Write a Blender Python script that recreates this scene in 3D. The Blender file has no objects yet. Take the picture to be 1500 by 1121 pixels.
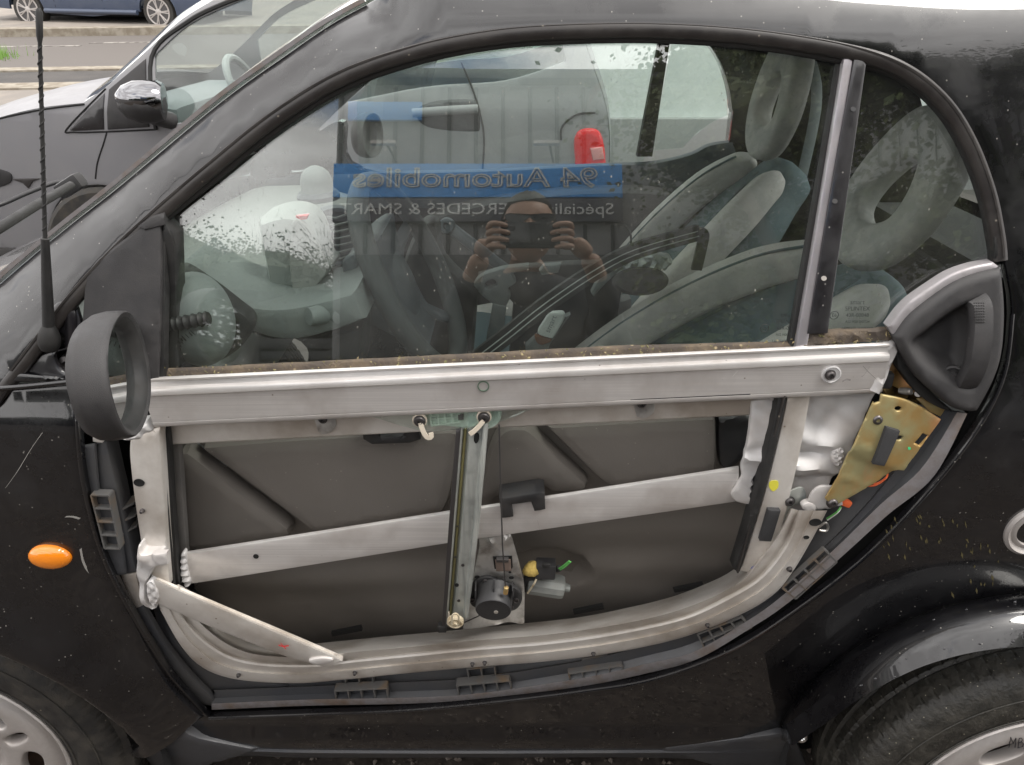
import bpy, math, random
import numpy as np
from mathutils import Vector, Matrix
from mathutils.geometry import delaunay_2d_cdt
R = math.radians
random.seed(7)
rng = np.random.default_rng(7)
scn = bpy.context.scene
COL = scn.collection

# ------------------------------------------------------------------ camera
PITCH = R(26.5); FPX = 1125.0; CY = -.836; CZ = 1.431
cd = bpy.data.cameras.new('camera'); cam = bpy.data.objects.new('camera', cd); COL.objects.link(cam)
cam.location = (0, CY, CZ); cam.rotation_euler = (R(90) - PITCH, 0, 0)
cd.sensor_width = 36; cd.lens = 36 * FPX / 1500; cd.clip_start = .02; cd.clip_end = 800
scn.camera = cam
# ------------------------------------------------------------------ sky and sun
SUN_EL, SUN_AZ = R(60), R(105)      # azimuth: 0 = +Y, clockwise
world = bpy.data.worlds.new('World'); scn.world = world; world.use_nodes = True
wt = world.node_tree; wt.nodes.clear()
def wn(t, **k):
    n = wt.nodes.new(t)
    for a, b in k.items(): setattr(n, a, b)
    return n
sky = wn('ShaderNodeTexSky', sky_type='NISHITA', sun_disc=False, sun_elevation=SUN_EL, sun_rotation=SUN_AZ, air_density=1.0, dust_density=1.5)
tc = wn('ShaderNodeTexCoord'); mp = wn('ShaderNodeMapping'); mp.inputs['Scale'].default_value = (1, 1, 2.2)
nz = wn('ShaderNodeTexNoise'); nz.inputs['Scale'].default_value = 2.3; nz.inputs['Detail'].default_value = 7; nz.inputs['Roughness'].default_value = .55
rp = wn('ShaderNodeValToRGB'); rp.color_ramp.elements[0].position = .30; rp.color_ramp.elements[1].position = .42
nz2 = wn('ShaderNodeTexNoise'); nz2.inputs['Scale'].default_value = 3.1; nz2.inputs['Detail'].default_value = 5
rp2 = wn('ShaderNodeValToRGB'); rp2.color_ramp.elements[0].color = (8.0, 7.7, 7.6, 1); rp2.color_ramp.elements[1].color = (14.5, 14.2, 14.0, 1)
rp2.color_ramp.elements[0].position = .35; rp2.color_ramp.elements[1].position = .65
mx = wn('ShaderNodeMixRGB'); bg = wn('ShaderNodeBackground'); bg.inputs['Strength'].default_value = .10; wo = wn('ShaderNodeOutputWorld')
L = wt.links.new
L(tc.outputs['Generated'], mp.inputs['Vector']); L(mp.outputs[0], nz.inputs['Vector']); L(mp.outputs[0], nz2.inputs['Vector'])
L(nz.outputs[0], rp.inputs[0]); L(nz2.outputs[0], rp2.inputs[0])
L(rp.outputs[0], mx.inputs[0]); L(sky.outputs[0], mx.inputs[1]); L(rp2.outputs[0], mx.inputs[2])
L(mx.outputs[0], bg.inputs[0]); L(bg.outputs[0], wo.inputs[0])
sl = bpy.data.lights.new('sun', 'SUN'); sl.energy = 1.5; sl.angle = R(25); sl.color = (1, .96, .9)
sun = bpy.data.objects.new('sun', sl); COL.objects.link(sun)
_d = Vector((math.sin(SUN_AZ) * math.cos(SUN_EL), math.cos(SUN_AZ) * math.cos(SUN_EL), math.sin(SUN_EL)))
sun.rotation_euler = _d.to_track_quat('Z', 'Y').to_euler(); sun.location = _d * 30
scn.view_settings.view_transform = 'Standard'; scn.view_settings.look = 'None'
scn.view_settings.exposure = .95; scn.view_settings.gamma = 1; scn.view_settings.use_curve_mapping = False
scn.render.engine = 'CYCLES'
scn.cycles.max_bounces = 10; scn.cycles.transparent_max_bounces = 24; scn.cycles.glossy_bounces = 5; scn.cycles.diffuse_bounces = 3

# ------------------------------------------------------------------ materials
def mat(name, col, rough=.5, metal=0, coat=0, var=None, bump=None, specks=None, spec=.5, streak=None, coat_rough=.03, dust=None, trans=0, emit=None):
    """var=(scale, colour2, lo, hi); bump=(scale, strength); specks=(scale, colour, threshold); dust=(scale, colour, amount)"""
    m = bpy.data.materials.new(name); m.use_nodes = True; t = m.node_tree; b = t.nodes['Principled BSDF']; k = t.links.new
    b.inputs['Base Color'].default_value = (*col, 1); b.inputs['Roughness'].default_value = rough; b.inputs['Metallic'].default_value = metal
    b.inputs['Specular IOR Level'].default_value = spec
    b.inputs['Coat Weight'].default_value = coat; b.inputs['Coat Roughness'].default_value = coat_rough; b.inputs['Transmission Weight'].default_value = trans
    if emit: b.inputs['Emission Color'].default_value = (*emit[0], 1); b.inputs['Emission Strength'].default_value = emit[1]
    co = t.nodes.new('ShaderNodeTexCoord'); src = co.outputs['Object']; cur = None
    def noise(scale, detail=5, vec=src, rough=.55):
        n = t.nodes.new('ShaderNodeTexNoise'); n.inputs['Scale'].default_value = scale; n.inputs['Detail'].default_value = detail
        n.inputs['Roughness'].default_value = rough; k(vec, n.inputs['Vector']); return n.outputs[0]
    def ramp(v, lo, hi, a=0, z=1):
        r = t.nodes.new('ShaderNodeMapRange'); r.inputs[1].default_value = lo; r.inputs[2].default_value = hi; r.inputs[3].default_value = a; r.inputs[4].default_value = z
        k(v, r.inputs[0]); return r.outputs[0]
    def mix(f, a, c2):
        n = t.nodes.new('ShaderNodeMixRGB'); k(f, n.inputs[0])
        if isinstance(a, tuple): n.inputs[1].default_value = (*a, 1)
        else: k(a, n.inputs[1])
        n.inputs[2].default_value = (*c2, 1); return n.outputs[0]
    cur = col
    if var: cur = mix(ramp(noise(var[0]), var[2], var[3]), cur, var[1])
    if streak:
        mpn = t.nodes.new('ShaderNodeMapping'); mpn.inputs['Scale'].default_value = streak[0]; k(src, mpn.inputs[0])
        cur = mix(ramp(noise(1, 4, mpn.outputs[0]), streak[2], streak[3]), cur, streak[1])
    rsock = None
    if dust:
        f = ramp(noise(dust[0], 8, rough=.7), .42, .75, 0, dust[2]); cur = mix(f, cur, dust[1])
        rsock = ramp(noise(dust[0], 8, rough=.7), .42, .75, rough, min(1, rough + .35))
        k(rsock, b.inputs['Roughness'])
        if coat: k(ramp(noise(dust[0], 8, rough=.7), .42, .75, coat, coat * (1 - dust[2])), b.inputs['Coat Weight'])
    if specks:
        v = t.nodes.new('ShaderNodeTexVoronoi'); v.inputs['Scale'].default_value = specks[0]; v.inputs['Randomness'].default_value = 1; k(src, v.inputs['Vector'])
        d = ramp(v.outputs['Distance'], .15, .05, 0, 1)
        s2 = t.nodes.new('ShaderNodeSeparateColor'); k(v.outputs['Color'], s2.inputs[0])
        g = ramp(s2.outputs[0], specks[2], min(1, specks[2] + .05), 0, 1)
        mu = t.nodes.new('ShaderNodeMath'); mu.operation = 'MULTIPLY'; k(d, mu.inputs[0]); k(g, mu.inputs[1])
        cur = mix(mu.outputs[0], cur, specks[1])
    if not isinstance(cur, tuple): k(cur, b.inputs['Base Color'])
    if bump:
        bn = t.nodes.new('ShaderNodeBump'); bn.inputs['Strength'].default_value = bump[1]; bn.inputs['Distance'].default_value = .002
        k(noise(bump[0], 6), bn.inputs['Height']); k(bn.outputs[0], b.inputs['Normal'])
    return m
M = {}
M['paint'] = mat('black_paint', (.0025, .0025, .0035), .22, coat=1, specks=(120, (.22, .21, .19), .74), dust=(9, (.045, .043, .045), .09), coat_rough=.012)
M['paint_roof'] = M['paint']
M['dusty_paint'] = mat('dusty_black_paint', (.008, .007, .009), .35, coat=.9, specks=(109, (.22, .21, .2), .75), dust=(14, (.05, .048, .052), .22), coat_rough=.10)
M['plastic'] = mat('black_plastic', (.022, .022, .024), .42, dust=(18, (.07, .065, .06), .35), bump=(900, .15))
M['sillplastic'] = mat('sill_plastic', (.052, .054, .060), .36, dust=(7, (.10, .09, .075), .45))
M['flange'] = mat('dirty_flange', (.20, .19, .195), .5, var=(24, (.16, .11, .075), .5, .75), dust=(60, (.10, .07, .05), .5))
M['rubber'] = mat('black_rubber', (.012, .012, .012), .55, dust=(30, (.06, .055, .05), .3))
M['sealshine'] = mat('seal_rubber', (.028, .025, .024), .34, specks=(84, (.25, .22, .18), .93), dust=(25, (.08, .07, .06), .3))
M['matt'] = mat('grey_black_plastic', (.025, .024, .025), .45, bump=(1400, .35), dust=(22, (.085, .08, .078), .4), specks=(126, (.2, .19, .18), .95))
M['card'] = mat('door_card_plastic', (.150, .135, .120), .50, bump=(1600, .5), dust=(11, (.20, .18, .16), .5), specks=(126, (.30, .27, .24), .90))
M['alu'] = mat('bare_aluminium', (.76, .735, .715), .38, metal=.55, var=(11, (.52, .48, .45), .48, .72), streak=((5, 5, 420), (.60, .58, .565), .35, .85), specks=(109, (.25, .2, .16), .94), bump=(60, .12))
M['alud'] = mat('dirty_aluminium', (.72, .69, .65), .44, metal=.5, var=(9, (.44, .39, .34), .42, .66), specks=(84, (.22, .16, .11), .88), bump=(90, .2))
M['cast'] = mat('cast_aluminium', (.60, .59, .585), .58, metal=.3, var=(13, (.55, .51, .48), .45, .7), bump=(30, .25))
M['gold'] = mat('passivated_steel', (.44, .29, .11), .45, metal=.6, var=(22, (.42, .38, .20), .42, .62), streak=((18, 18, 9), (.62, .30, .14), .48, .66), bump=(60, .15))
M['zinc'] = mat('zinc_steel', (.50, .52, .49), .40, metal=.5, streak=((90, 90, 3), (.30, .32, .31), .45, .65), var=(30, (.34, .35, .33), .5, .7), specks=(63, (.2, .19, .17), .94))
M['zincd'] = mat('worn_zinc_steel', (.56, .55, .53), .30, metal=.7, var=(40, (.28, .26, .24), .45, .68), bump=(80, .3))
M['darksteel'] = mat('dark_steel', (.09, .085, .085), .35, metal=.7)
M['bolt'] = mat('bolt_steel', (.13, .12, .12), .32, metal=.8)
M['black'] = mat('dark_void', (.004, .004, .004), .8)
M['white'] = mat('white_clip_plastic', (.62, .55, .45), .45)
M['cream'] = mat('cream_plastic', (.55, .48, .35), .5, var=(120, (.3, .22, .12), .45, .7))
M['moss'] = mat('mossy_seal', (.065, .052, .042), .9, var=(38, (.125, .095, .065), .42, .66), specks=(58, (.35, .28, .17), .7), bump=(160, 1.0))
M['foam'] = mat('black_foam', (.035, .035, .037), .85, bump=(1500, .6))
M['orange'] = mat('amber_lens', (.95, .27, .01), .12, coat=1, bump=(0, 0) if False else None, spec=.6)
M['tyre'] = mat('tyre_rubber', (.020, .019, .018), .55, dust=(26, (.10, .085, .065), .55), specks=(100, (.3, .27, .2), .93), bump=(500, .4))
M['tyrewet'] = mat('dirty_tyre_rubber', (.022, .021, .018), .42, dust=(38, (.075, .068, .055), .7), specks=(150, (.40, .37, .28), .72), bump=(130, 1.0))
M['rim'] = mat('rim_silver', (.50, .47, .45), .42, metal=.55, coat=.3, specks=(75, (.25, .2, .17), .95), dust=(12, (.30, .26, .23), .5), coat_rough=.2)
M['brown'] = mat('brake_dust', (.06, .035, .025), .8, var=(20, (.12, .07, .04), .4, .6))
M['mirror'] = mat('mirror_silver', (.55, .58, .58), .02, metal=1)
M['chrome'] = mat('polished_chrome', (.8, .8, .8), .06, metal=1)
M['wiregreen'] = mat('green_wire', (.12, .45, .10), .5)
M['wirewhite'] = mat('white_wire', (.7, .7, .68), .5)
M['wireorange'] = mat('orange_wire', (.85, .16, .05), .5)
M['yellowgrease'] = mat('yellow_foam', (.50, .36, .10), .9, bump=(300, 1))
M['teal'] = mat('seat_cloth_dark', (.075, .11, .125), .85, bump=(900, .6))
M['seatgrey'] = mat('seat_cloth_grey', (.50, .48, .46), .9, bump=(1200, .2), var=(30, (.43, .42, .405), .4, .6))
M['seathead'] = mat('seat_head_cloth', (.42, .40, .39), .9, bump=(1000, .2), var=(30, (.34, .335, .33), .4, .6))
M['dash'] = mat('dash_grey', (.20, .22, .22), .5, bump=(1500, .3))
M['dashlight'] = mat('dash_light_grey', (.36, .38, .37), .45, bump=(1500, .2))
M['dashdark'] = mat('dash_blue_grey', (.075, .09, .105), .4, bump=(1500, .3))
M['leather'] = mat('steering_leather', (.06, .068, .072), .38, bump=(900, .8))
M['lining'] = mat('head_lining', (.42, .42, .40), .9)
M['carpet'] = mat('black_carpet', (.012, .012, .013), .95, bump=(300, 1))
M['redcloth'] = mat('red_cloth', (.35, .02, .02), .7)
M['redlens'] = mat('red_lens', (.75, .01, .015), .08, coat=1)
M['clearlens'] = mat('clear_lens', (.7, .7, .7), .08, coat=1)

def glass_mat(name, tint, refl=.045, dustamt=.05, dustscale=14, specks=True, tintvar=None):
    m = bpy.data.materials.new(name); m.use_nodes = True; t = m.node_tree; t.nodes.clear(); k = t.links.new
    out = t.nodes.new('ShaderNodeOutputMaterial'); tr = t.nodes.new('ShaderNodeBsdfTransparent'); tr.inputs[0].default_value = (*tint, 1)
    gl = t.nodes.new('ShaderNodeBsdfGlossy'); gl.inputs['Roughness'].default_value = 0; gl.inputs['Color'].default_value = (1, 1, 1, 1)
    lw = t.nodes.new('ShaderNodeLayerWeight'); lw.inputs[0].default_value = .5
    p = t.nodes.new('ShaderNodeMath'); p.operation = 'POWER'; k(lw.outputs['Facing'], p.inputs[0]); p.inputs[1].default_value = 5
    q = t.nodes.new('ShaderNodeMath'); q.operation = 'MULTIPLY_ADD'; k(p.outputs[0], q.inputs[0]); q.inputs[1].default_value = 1 - refl; q.inputs[2].default_value = refl
    a = t.nodes.new('ShaderNodeMixShader'); k(q.outputs[0], a.inputs[0]); k(tr.outputs[0], a.inputs[1]); k(gl.outputs[0], a.inputs[2])
    df = t.nodes.new('ShaderNodeBsdfDiffuse'); df.inputs[0].default_value = (.55, .53, .48, 1)
    co = t.nodes.new('ShaderNodeTexCoord')
    n = t.nodes.new('ShaderNodeTexNoise'); n.inputs['Scale'].default_value = dustscale; n.inputs['Detail'].default_value = 9; n.inputs['Roughness'].default_value = .7; k(co.outputs['Object'], n.inputs[0])
    mr = t.nodes.new('ShaderNodeMapRange'); mr.inputs[1].default_value = .35; mr.inputs[2].default_value = .8; mr.inputs[3].default_value = dustamt * .35; mr.inputs[4].default_value = dustamt * 2.2; k(n.outputs[0], mr.inputs[0])
    v = t.nodes.new('ShaderNodeTexVoronoi'); v.inputs['Scale'].default_value = 190; 
    mpn = t.nodes.new('ShaderNodeMapping'); mpn.inputs['Scale'].default_value = (1, 1, .55); mpn.inputs['Rotation'].default_value = (0, .6, 0); k(co.outputs['Object'], mpn.inputs[0]); k(mpn.outputs[0], v.inputs['Vector'])
    d = t.nodes.new('ShaderNodeMapRange'); d.inputs[1].default_value = .20; d.inputs[2].default_value = .07; k(v.outputs['Distance'], d.inputs[0])
    s2 = t.nodes.new('ShaderNodeSeparateColor'); k(v.outputs['Color'], s2.inputs[0])
    g = t.nodes.new('ShaderNodeMapRange'); g.inputs[1].default_value = .62; g.inputs[2].default_value = 1.0; g.inputs[4].default_value = .8; k(s2.outputs[0], g.inputs[0])
    mu = t.nodes.new('ShaderNodeMath'); mu.operation = 'MULTIPLY'; k(d.outputs[0], mu.inputs[0]); k(g.outputs[0], mu.inputs[1])
    ad = t.nodes.new('ShaderNodeMath'); ad.operation = 'MAXIMUM'; k(mr.outputs[0], ad.inputs[0])
    if specks: nm_ = t.nodes.new('ShaderNodeMapRange'); nm_.inputs[1].default_value = .42; nm_.inputs[2].default_value = .66; k(n.outputs[0], nm_.inputs[0]); mu2 = t.nodes.new('ShaderNodeMath'); mu2.operation = 'MULTIPLY'; k(mu.outputs[0], mu2.inputs[0]); k(nm_.outputs[0], mu2.inputs[1]); k(mu2.outputs[0], ad.inputs[1])
    else: ad.inputs[1].default_value = 0
    b = t.nodes.new('ShaderNodeMixShader'); k(ad.outputs[0], b.inputs[0]); k(a.outputs[0], b.inputs[1]); k(df.outputs[0], b.inputs[2])
    k(b.outputs[0], out.inputs[0]); return m
M['glass'] = glass_mat('window_glass', (.93, .965, .945), .10, .016)
M['glassfar'] = glass_mat('far_window_glass', (.92, .965, .945), .04, .02, specks=False)
M['glassedge'] = glass_mat('glass_carrier', (.84, .95, .87), .05, .25, 40, specks=False)
M['glassdark'] = glass_mat('tinted_glass', (.85, .89, .88), .05, .02, specks=False)
M['screen'] = glass_mat('windscreen_glass', (.86, .93, .89), .05, .30, 20)

# ------------------------------------------------------------------ projecting helpers on real surfaces
_c, _s = math.cos(PITCH), math.sin(PITCH)
CARW = 1.46
def S(x, z):
    x = np.asarray(x, float); z = np.asarray(z, float)
    y = np.where(z > 1.0, .03 + .24 * (z - 1) + .07 * (z - 1) ** 2,
        np.where(z > .8, .03 - .24 * (1 - z) + .6 * (1 - z) ** 2, .006 + .28 * (.8 - z) ** 2))
    y = y + np.where(z > 1.36, 3 * (z - 1.36) ** 2, 0)
    y = y + np.where(x < -.45, .10 * (x + .45) ** 2, 0)
    y = y + np.where((x > .45) & (z > .9), .30 * (x - .45) ** 2 * (z - .9), 0)
    return y
def rayd(px, py):
    u = (px - 750) / FPX; v = (560.5 - py) / FPX
    return u, _c + v * _s, -_s + v * _c
def P(px, py, off=0.0):
    u, dy, dz = rayd(px, py); Y = .05
    for _ in range(40):
        t = (Y - CY) / dy
        Y = .5 * Y + .5 * (float(S(u * t, CZ + dz * t)) + off)
    t = (Y - CY) / dy
    return Vector((u * t, Y, CZ + dz * t))
def PY(px, py, Y):
    u, dy, dz = rayd(px, py); t = (Y - CY) / dy
    return Vector((u * t, Y, CZ + dz * t))
def XZ(px, py, off=0.0):
    p = P(px, py, off); return (p.x, p.z)
def catmull(pts, closed=False, seg=6):
    """pts: 2/3-tuples; a trailing 'c' marks a corner (the curve breaks there)."""
    pts = [(tuple(p[:-1]), True) if p[-1] == 'c' else (tuple(p), False) for p in pts]
    n = len(pts); out = []
    rngi = range(n) if closed else range(n - 1)
    for i in rngi:
        p1, c1 = pts[i]; p2, c2 = pts[(i + 1) % n]
        p0 = p1 if (c1 or (not closed and i == 0)) else pts[i - 1][0]
        p3 = p2 if (c2 or (not closed and i == n - 2)) else pts[(i + 2) % n][0]
        A = [np.array(q, float) for q in (p0, p1, p2, p3)]
        d1 = np.linalg.norm(A[2] - A[1])
        k = seg
        if c1 and c2: k = 1
        for j in range(k):
            t = j / k
            q = .5 * ((2 * A[1]) + (-A[0] + A[2]) * t + (2 * A[0] - 5 * A[1] + 4 * A[2] - A[3]) * t * t + (-A[0] + 3 * A[1] - 3 * A[2] + A[3]) * t ** 3)
            out.append(tuple(q))
    if not closed: out.append(pts[-1][0])
    return out
def W(pts, off=0.0, closed=True, seg=6):
    return [XZ(a, b, off) for a, b in catmull(pts, closed, seg)]
def C(*pts): return [(a, b, 'c') for a, b in pts]
def resample(pts, n):
    A = np.array([tuple(p) for p in pts], float); d = np.r_[0, np.cumsum(np.linalg.norm(np.diff(A, axis=0), axis=1))]
    t = np.linspace(0, d[-1], n)
    return np.stack([np.interp(t, d, A[:, i]) for i in range(A.shape[1])], 1)

# ------------------------------------------------------------------ object helpers
def world_off(parent):
    w = Vector((0, 0, 0)); p = parent
    while p is not None: w += p.location; p = p.parent
    return w
def tag(o, label=None, cat=None, group=None, kind=None):
    if label: o['label'] = label
    if cat: o['category'] = cat
    if group: o['group'] = group
    if kind: o['kind'] = kind
    return o
def ob(name, verts, faces, m, parent=None, smooth=True, angle=38, label=None, loc=None):
    me = bpy.data.meshes.new(name); me.from_pydata([tuple(v) for v in verts], [], [tuple(f) for f in faces]); me.validate()
    ms = m if isinstance(m, (list, tuple)) else [m]
    for q in ms: me.materials.append(q)
    if smooth:
        me.shade_smooth(); me.set_sharp_from_angle(angle=R(angle))
    o = bpy.data.objects.new(name, me); COL.objects.link(o)
    if parent is not None: o.parent = parent
    # meshes are written in world coordinates unless loc is given
    o.location = (Vector(loc) if loc is not None else Vector((0, 0, 0))) - world_off(parent)
    if label: o['label'] = label
    return o
def recalc(o):
    import bmesh
    b = bmesh.new(); b.from_mesh(o.data); bmesh.ops.recalc_face_normals(b, faces=b.faces[:]); b.to_mesh(o.data); b.free(); return o
def thing(name, label, cat, loc=(0, 0, 0), group=None):
    o = bpy.data.objects.new(name, None); COL.objects.link(o); o.location = loc; o.empty_display_size = .1
    return tag(o, label, cat, group)
def seglen_split(loop, mx):
    out = []; n = len(loop)
    for i in range(n):
        a = np.array(loop[i]); b = np.array(loop[(i + 1) % n]); d = np.linalg.norm(b - a)
        if d < 1e-6: continue
        k = max(1, int(math.ceil(d / mx)))
        for j in range(k): out.append(tuple(a + (b - a) * j / k))
    return out
def dist_to_loops(P2, loops):
    D = np.full(len(P2), 1e9)
    for lp in loops:
        A = np.array(lp); B = np.roll(A, -1, axis=0)
        for s in range(0, len(P2), 4000):
            p = P2[s:s + 4000]
            ab = B - A; L2 = np.maximum((ab ** 2).sum(1), 1e-14)
            t = np.clip(((p[:, None, :] - A[None]) * ab[None]).sum(2) / L2[None], 0, 1)
            q = A[None] + t[..., None] * ab[None]
            D[s:s + 4000] = np.minimum(D[s:s + 4000], np.sqrt(((p[:, None, :] - q) ** 2).sum(2)).min(1))
    return D
def inside(P2, loop):
    A = np.array(loop); B = np.roll(A, -1, axis=0); c = np.zeros(len(P2), bool)
    for (x1, y1), (x2, y2) in zip(A, B):
        m_ = ((y1 > P2[:, 1]) != (y2 > P2[:, 1]))
        if y1 != y2: c ^= m_ & (P2[:, 0] < (x2 - x1) * (P2[:, 1] - y1) / (y2 - y1) + x1)
    return c
def tri_region(loops, grid, r, extra=None):
    """triangulates the region inside loops[0] and outside the other loops; returns 2D points, tris, loop index lists"""
    loops = [seglen_split(lp, max(.003, min(grid, 4 * r)) if r > 0 else max(grid, .004)) for lp in loops]
    base = [p for lp in loops for p in lp]; nb = len(base)
    free = []
    A = np.array(loops[0]); lo = A.min(0); hi = A.max(0)
    gx = np.arange(lo[0], hi[0], grid); gz = np.arange(lo[1], hi[1], grid * .87)
    G = np.array([(x + (grid / 2 if j % 2 else 0), z) for j, z in enumerate(gz) for x in gx]) if len(gx) and len(gz) else np.zeros((0, 2))
    rings = [r * .3, r] if r > 0 else []
    cand = []
    for rr in rings:
        for li, lp in enumerate(loops):
            Q = np.array(lp); nx = np.roll(Q, -1, 0) - np.roll(Q, 1, 0); nn = np.stack([-nx[:, 1], nx[:, 0]], 1); nn /= np.maximum(np.linalg.norm(nn, axis=1)[:, None], 1e-9)
            for sgn in (1, -1):
                c = Q + sgn * nn * rr; ok = inside(c, loops[0])
                for h in loops[1:]: ok &= ~inside(c, h)
                c = c[ok]
                if len(c):
                    d = dist_to_loops(c, loops); cand.append(c[d > rr * .9])
    if len(G):
        ok = inside(G, loops[0])
        for h in loops[1:]: ok &= ~inside(G, h)
        G = G[ok]
        if len(G):
            d = dist_to_loops(G, loops); cand.append(G[d > max(r * 1.15, grid * .35)])
    if extra is not None: cand.append(np.array(extra))
    fr = np.concatenate(cand) if cand else np.zeros((0, 2))
    if len(fr):
        key = np.round(fr / max(r * .12, .0002)).astype(int); _, ix = np.unique(key, axis=0, return_index=True); fr = fr[ix]
    pts = [Vector(p) for p in base] + [Vector(p) for p in fr]
    edges = []; k = 0
    for lp in loops:
        n = len(lp); edges += [(k + i, k + (i + 1) % n) for i in range(n)]; k += n
    vo, eo, fo, ov, oe, of = delaunay_2d_cdt(pts, edges, [], 0, 1e-6)
    V2 = np.array([tuple(v) for v in vo]); F = np.array([f for f in fo if len(f) == 3])
    cen = V2[F].mean(1); ok = inside(cen, loops[0])
    for h in loops[1:]: ok &= ~inside(cen, h)
    F = F[ok]
    # orientation
    a, b, c = V2[F[:, 0]], V2[F[:, 1]], V2[F[:, 2]]
    ar = (b[:, 0] - a[:, 0]) * (c[:, 1] - a[:, 1]) - (b[:, 1] - a[:, 1]) * (c[:, 0] - a[:, 0])
    F = F[np.abs(ar) > 1e-12]; ar = ar[np.abs(ar) > 1e-12]
    F[ar < 0] = F[ar < 0][:, ::-1]
    return V2, F, loops
def panel(name, out, m, parent=None, off=0.0, thick=.004, r=.003, grid=.02, holes=(), surf=S, disp=None, mirror=False, label=None, round_back=False, angle=38, loc=None, back=True):
    V2, F, loops = tri_region([list(out)] + [list(h) for h in holes], grid, r)
    d = dist_to_loops(V2, loops)
    x, z = V2[:, 0], V2[:, 1]
    y = surf(x, z) + off
    if disp is not None: y = y + disp(x, z)
    e = np.clip(1 - d / r, 0, 1) if r > 0 else np.zeros(len(d)); rd = r * (1 - np.sqrt(np.maximum(0, 1 - e * e)))
    yf = y + rd
    yb = y + thick - (rd if round_back else 0)
    n = len(V2)
    # front faces look to -y : (x,z) ccw seen from -y => normal = -y
    verts = [(a, b, c_) for a, b, c_ in zip(x, yf, z)] + [(a, b, c_) for a, b, c_ in zip(x, yb, z)]
    faces = [tuple(f) for f in F] + ([tuple(int(i) + n for i in f[::-1]) for f in F] if back else [])
    from collections import Counter
    ec = {}
    for f in F:
        for i in range(3):
            a, b = int(f[i]), int(f[(i + 1) % 3]); ec[(a, b)] = ec.get((a, b), 0) + 1
    for (a, b) in ec:
        if (b, a) not in ec: faces.append((b, a, a + n, b + n))
    if mirror:
        verts = [(a, CARW - b, c_) for a, b, c_ in verts]; faces = [f[::-1] for f in faces]
    return ob(name, verts, faces, m, parent, angle=angle, label=label, loc=loc)
def frames(path, nrm=None):
    Pp = np.array([tuple(p) for p in path], float); T = np.gradient(Pp, axis=0); T /= np.maximum(np.linalg.norm(T, axis=1)[:, None], 1e-9)
    if nrm is None: N = np.tile(np.array([0, -1., 0]), (len(Pp), 1))
    else:
        N = np.array(nrm, float); N = np.tile(N, (len(Pp), 1)) if N.ndim == 1 else N
    N = N - (N * T).sum(1)[:, None] * T; N /= np.maximum(np.linalg.norm(N, axis=1)[:, None], 1e-9)
    return Pp, T, N, np.cross(T, N)
def sweep(name, path, prof, m, parent=None, nrm=None, closed=False, cap=True, label=None, angle=38, scale=None, mirror=False):
    """prof: (b, n) points, counter-clockwise; b = T x N, n = outward"""
    Pp, T, N, B = frames(path, nrm); k = len(prof); v = []; f = []
    for i in range(len(Pp)):
        s_ = 1 if scale is None else scale[i]
        for (b, n) in prof: v.append(Pp[i] + B[i] * b * s_ + N[i] * n * s_)
    m_ = len(Pp); rr = range(m_) if closed else range(m_ - 1)
    for i in rr:
        a0 = i * k; a1 = ((i + 1) % m_) * k
        for j in range(k): f.append((a0 + j, a0 + (j + 1) % k, a1 + (j + 1) % k, a1 + j))
    if cap and not closed: f.append(tuple(range(k))[::-1]); f.append(tuple((m_ - 1) * k + j for j in range(k)))
    if mirror: v = [(a[0], CARW - a[1], a[2]) for a in v]
    o = ob(name, v, f, m, parent, label=label, angle=angle); recalc(o); return o
def circ(r, n=8, sq=1): return [(r * math.cos(2 * math.pi * i / n), r * sq * math.sin(2 * math.pi * i / n)) for i in range(n)]
def tube(name, path, r, m, parent=None, seg=8, label=None, scale=None, sq=1, nrm=None):
    if nrm is None:
        a = Vector(path[-1]) - Vector(path[0]); nrm = (0, -1, 0) if abs(a.normalized().y) < .8 else (0, 0, 1)
    return sweep(name, path, circ(r, seg, sq), m, parent, nrm=nrm, label=label, scale=scale, angle=50)
def sp3(pts, n=6): return [Vector(p) for p in catmull([tuple(p) for p in pts], False, n)]
def ppath(pts, off=0.0, seg=6, n=None):
    q = [tuple(P(a, b, off)) for a, b in catmull(pts, False, seg)]
    return resample(q, n) if n else np.array(q)
def loft(name, curves, m, parent=None, closed=False, n=40, label=None, flip=False, angle=38, mirror=False, caps=False):
    C_ = [resample(c, n) for c in curves]; k = len(C_); v = [tuple(p) for c in C_ for p in c]; f = []
    for i in (range(k) if closed else range(k - 1)):
        a = i * n; b = ((i + 1) % k) * n
        for j in range(n - 1): f.append((a + j, a + j + 1, b + j + 1, b + j))
    if caps:
        f.append(tuple(i * n for i in range(k))); f.append(tuple(i * n + n - 1 for i in range(k))[::-1])
    if mirror: v = [(a, CARW - b, c) for a, b, c in v]
    o = ob(name, v, f, m, parent, label=label, angle=angle); recalc(o)
    return o
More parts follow.
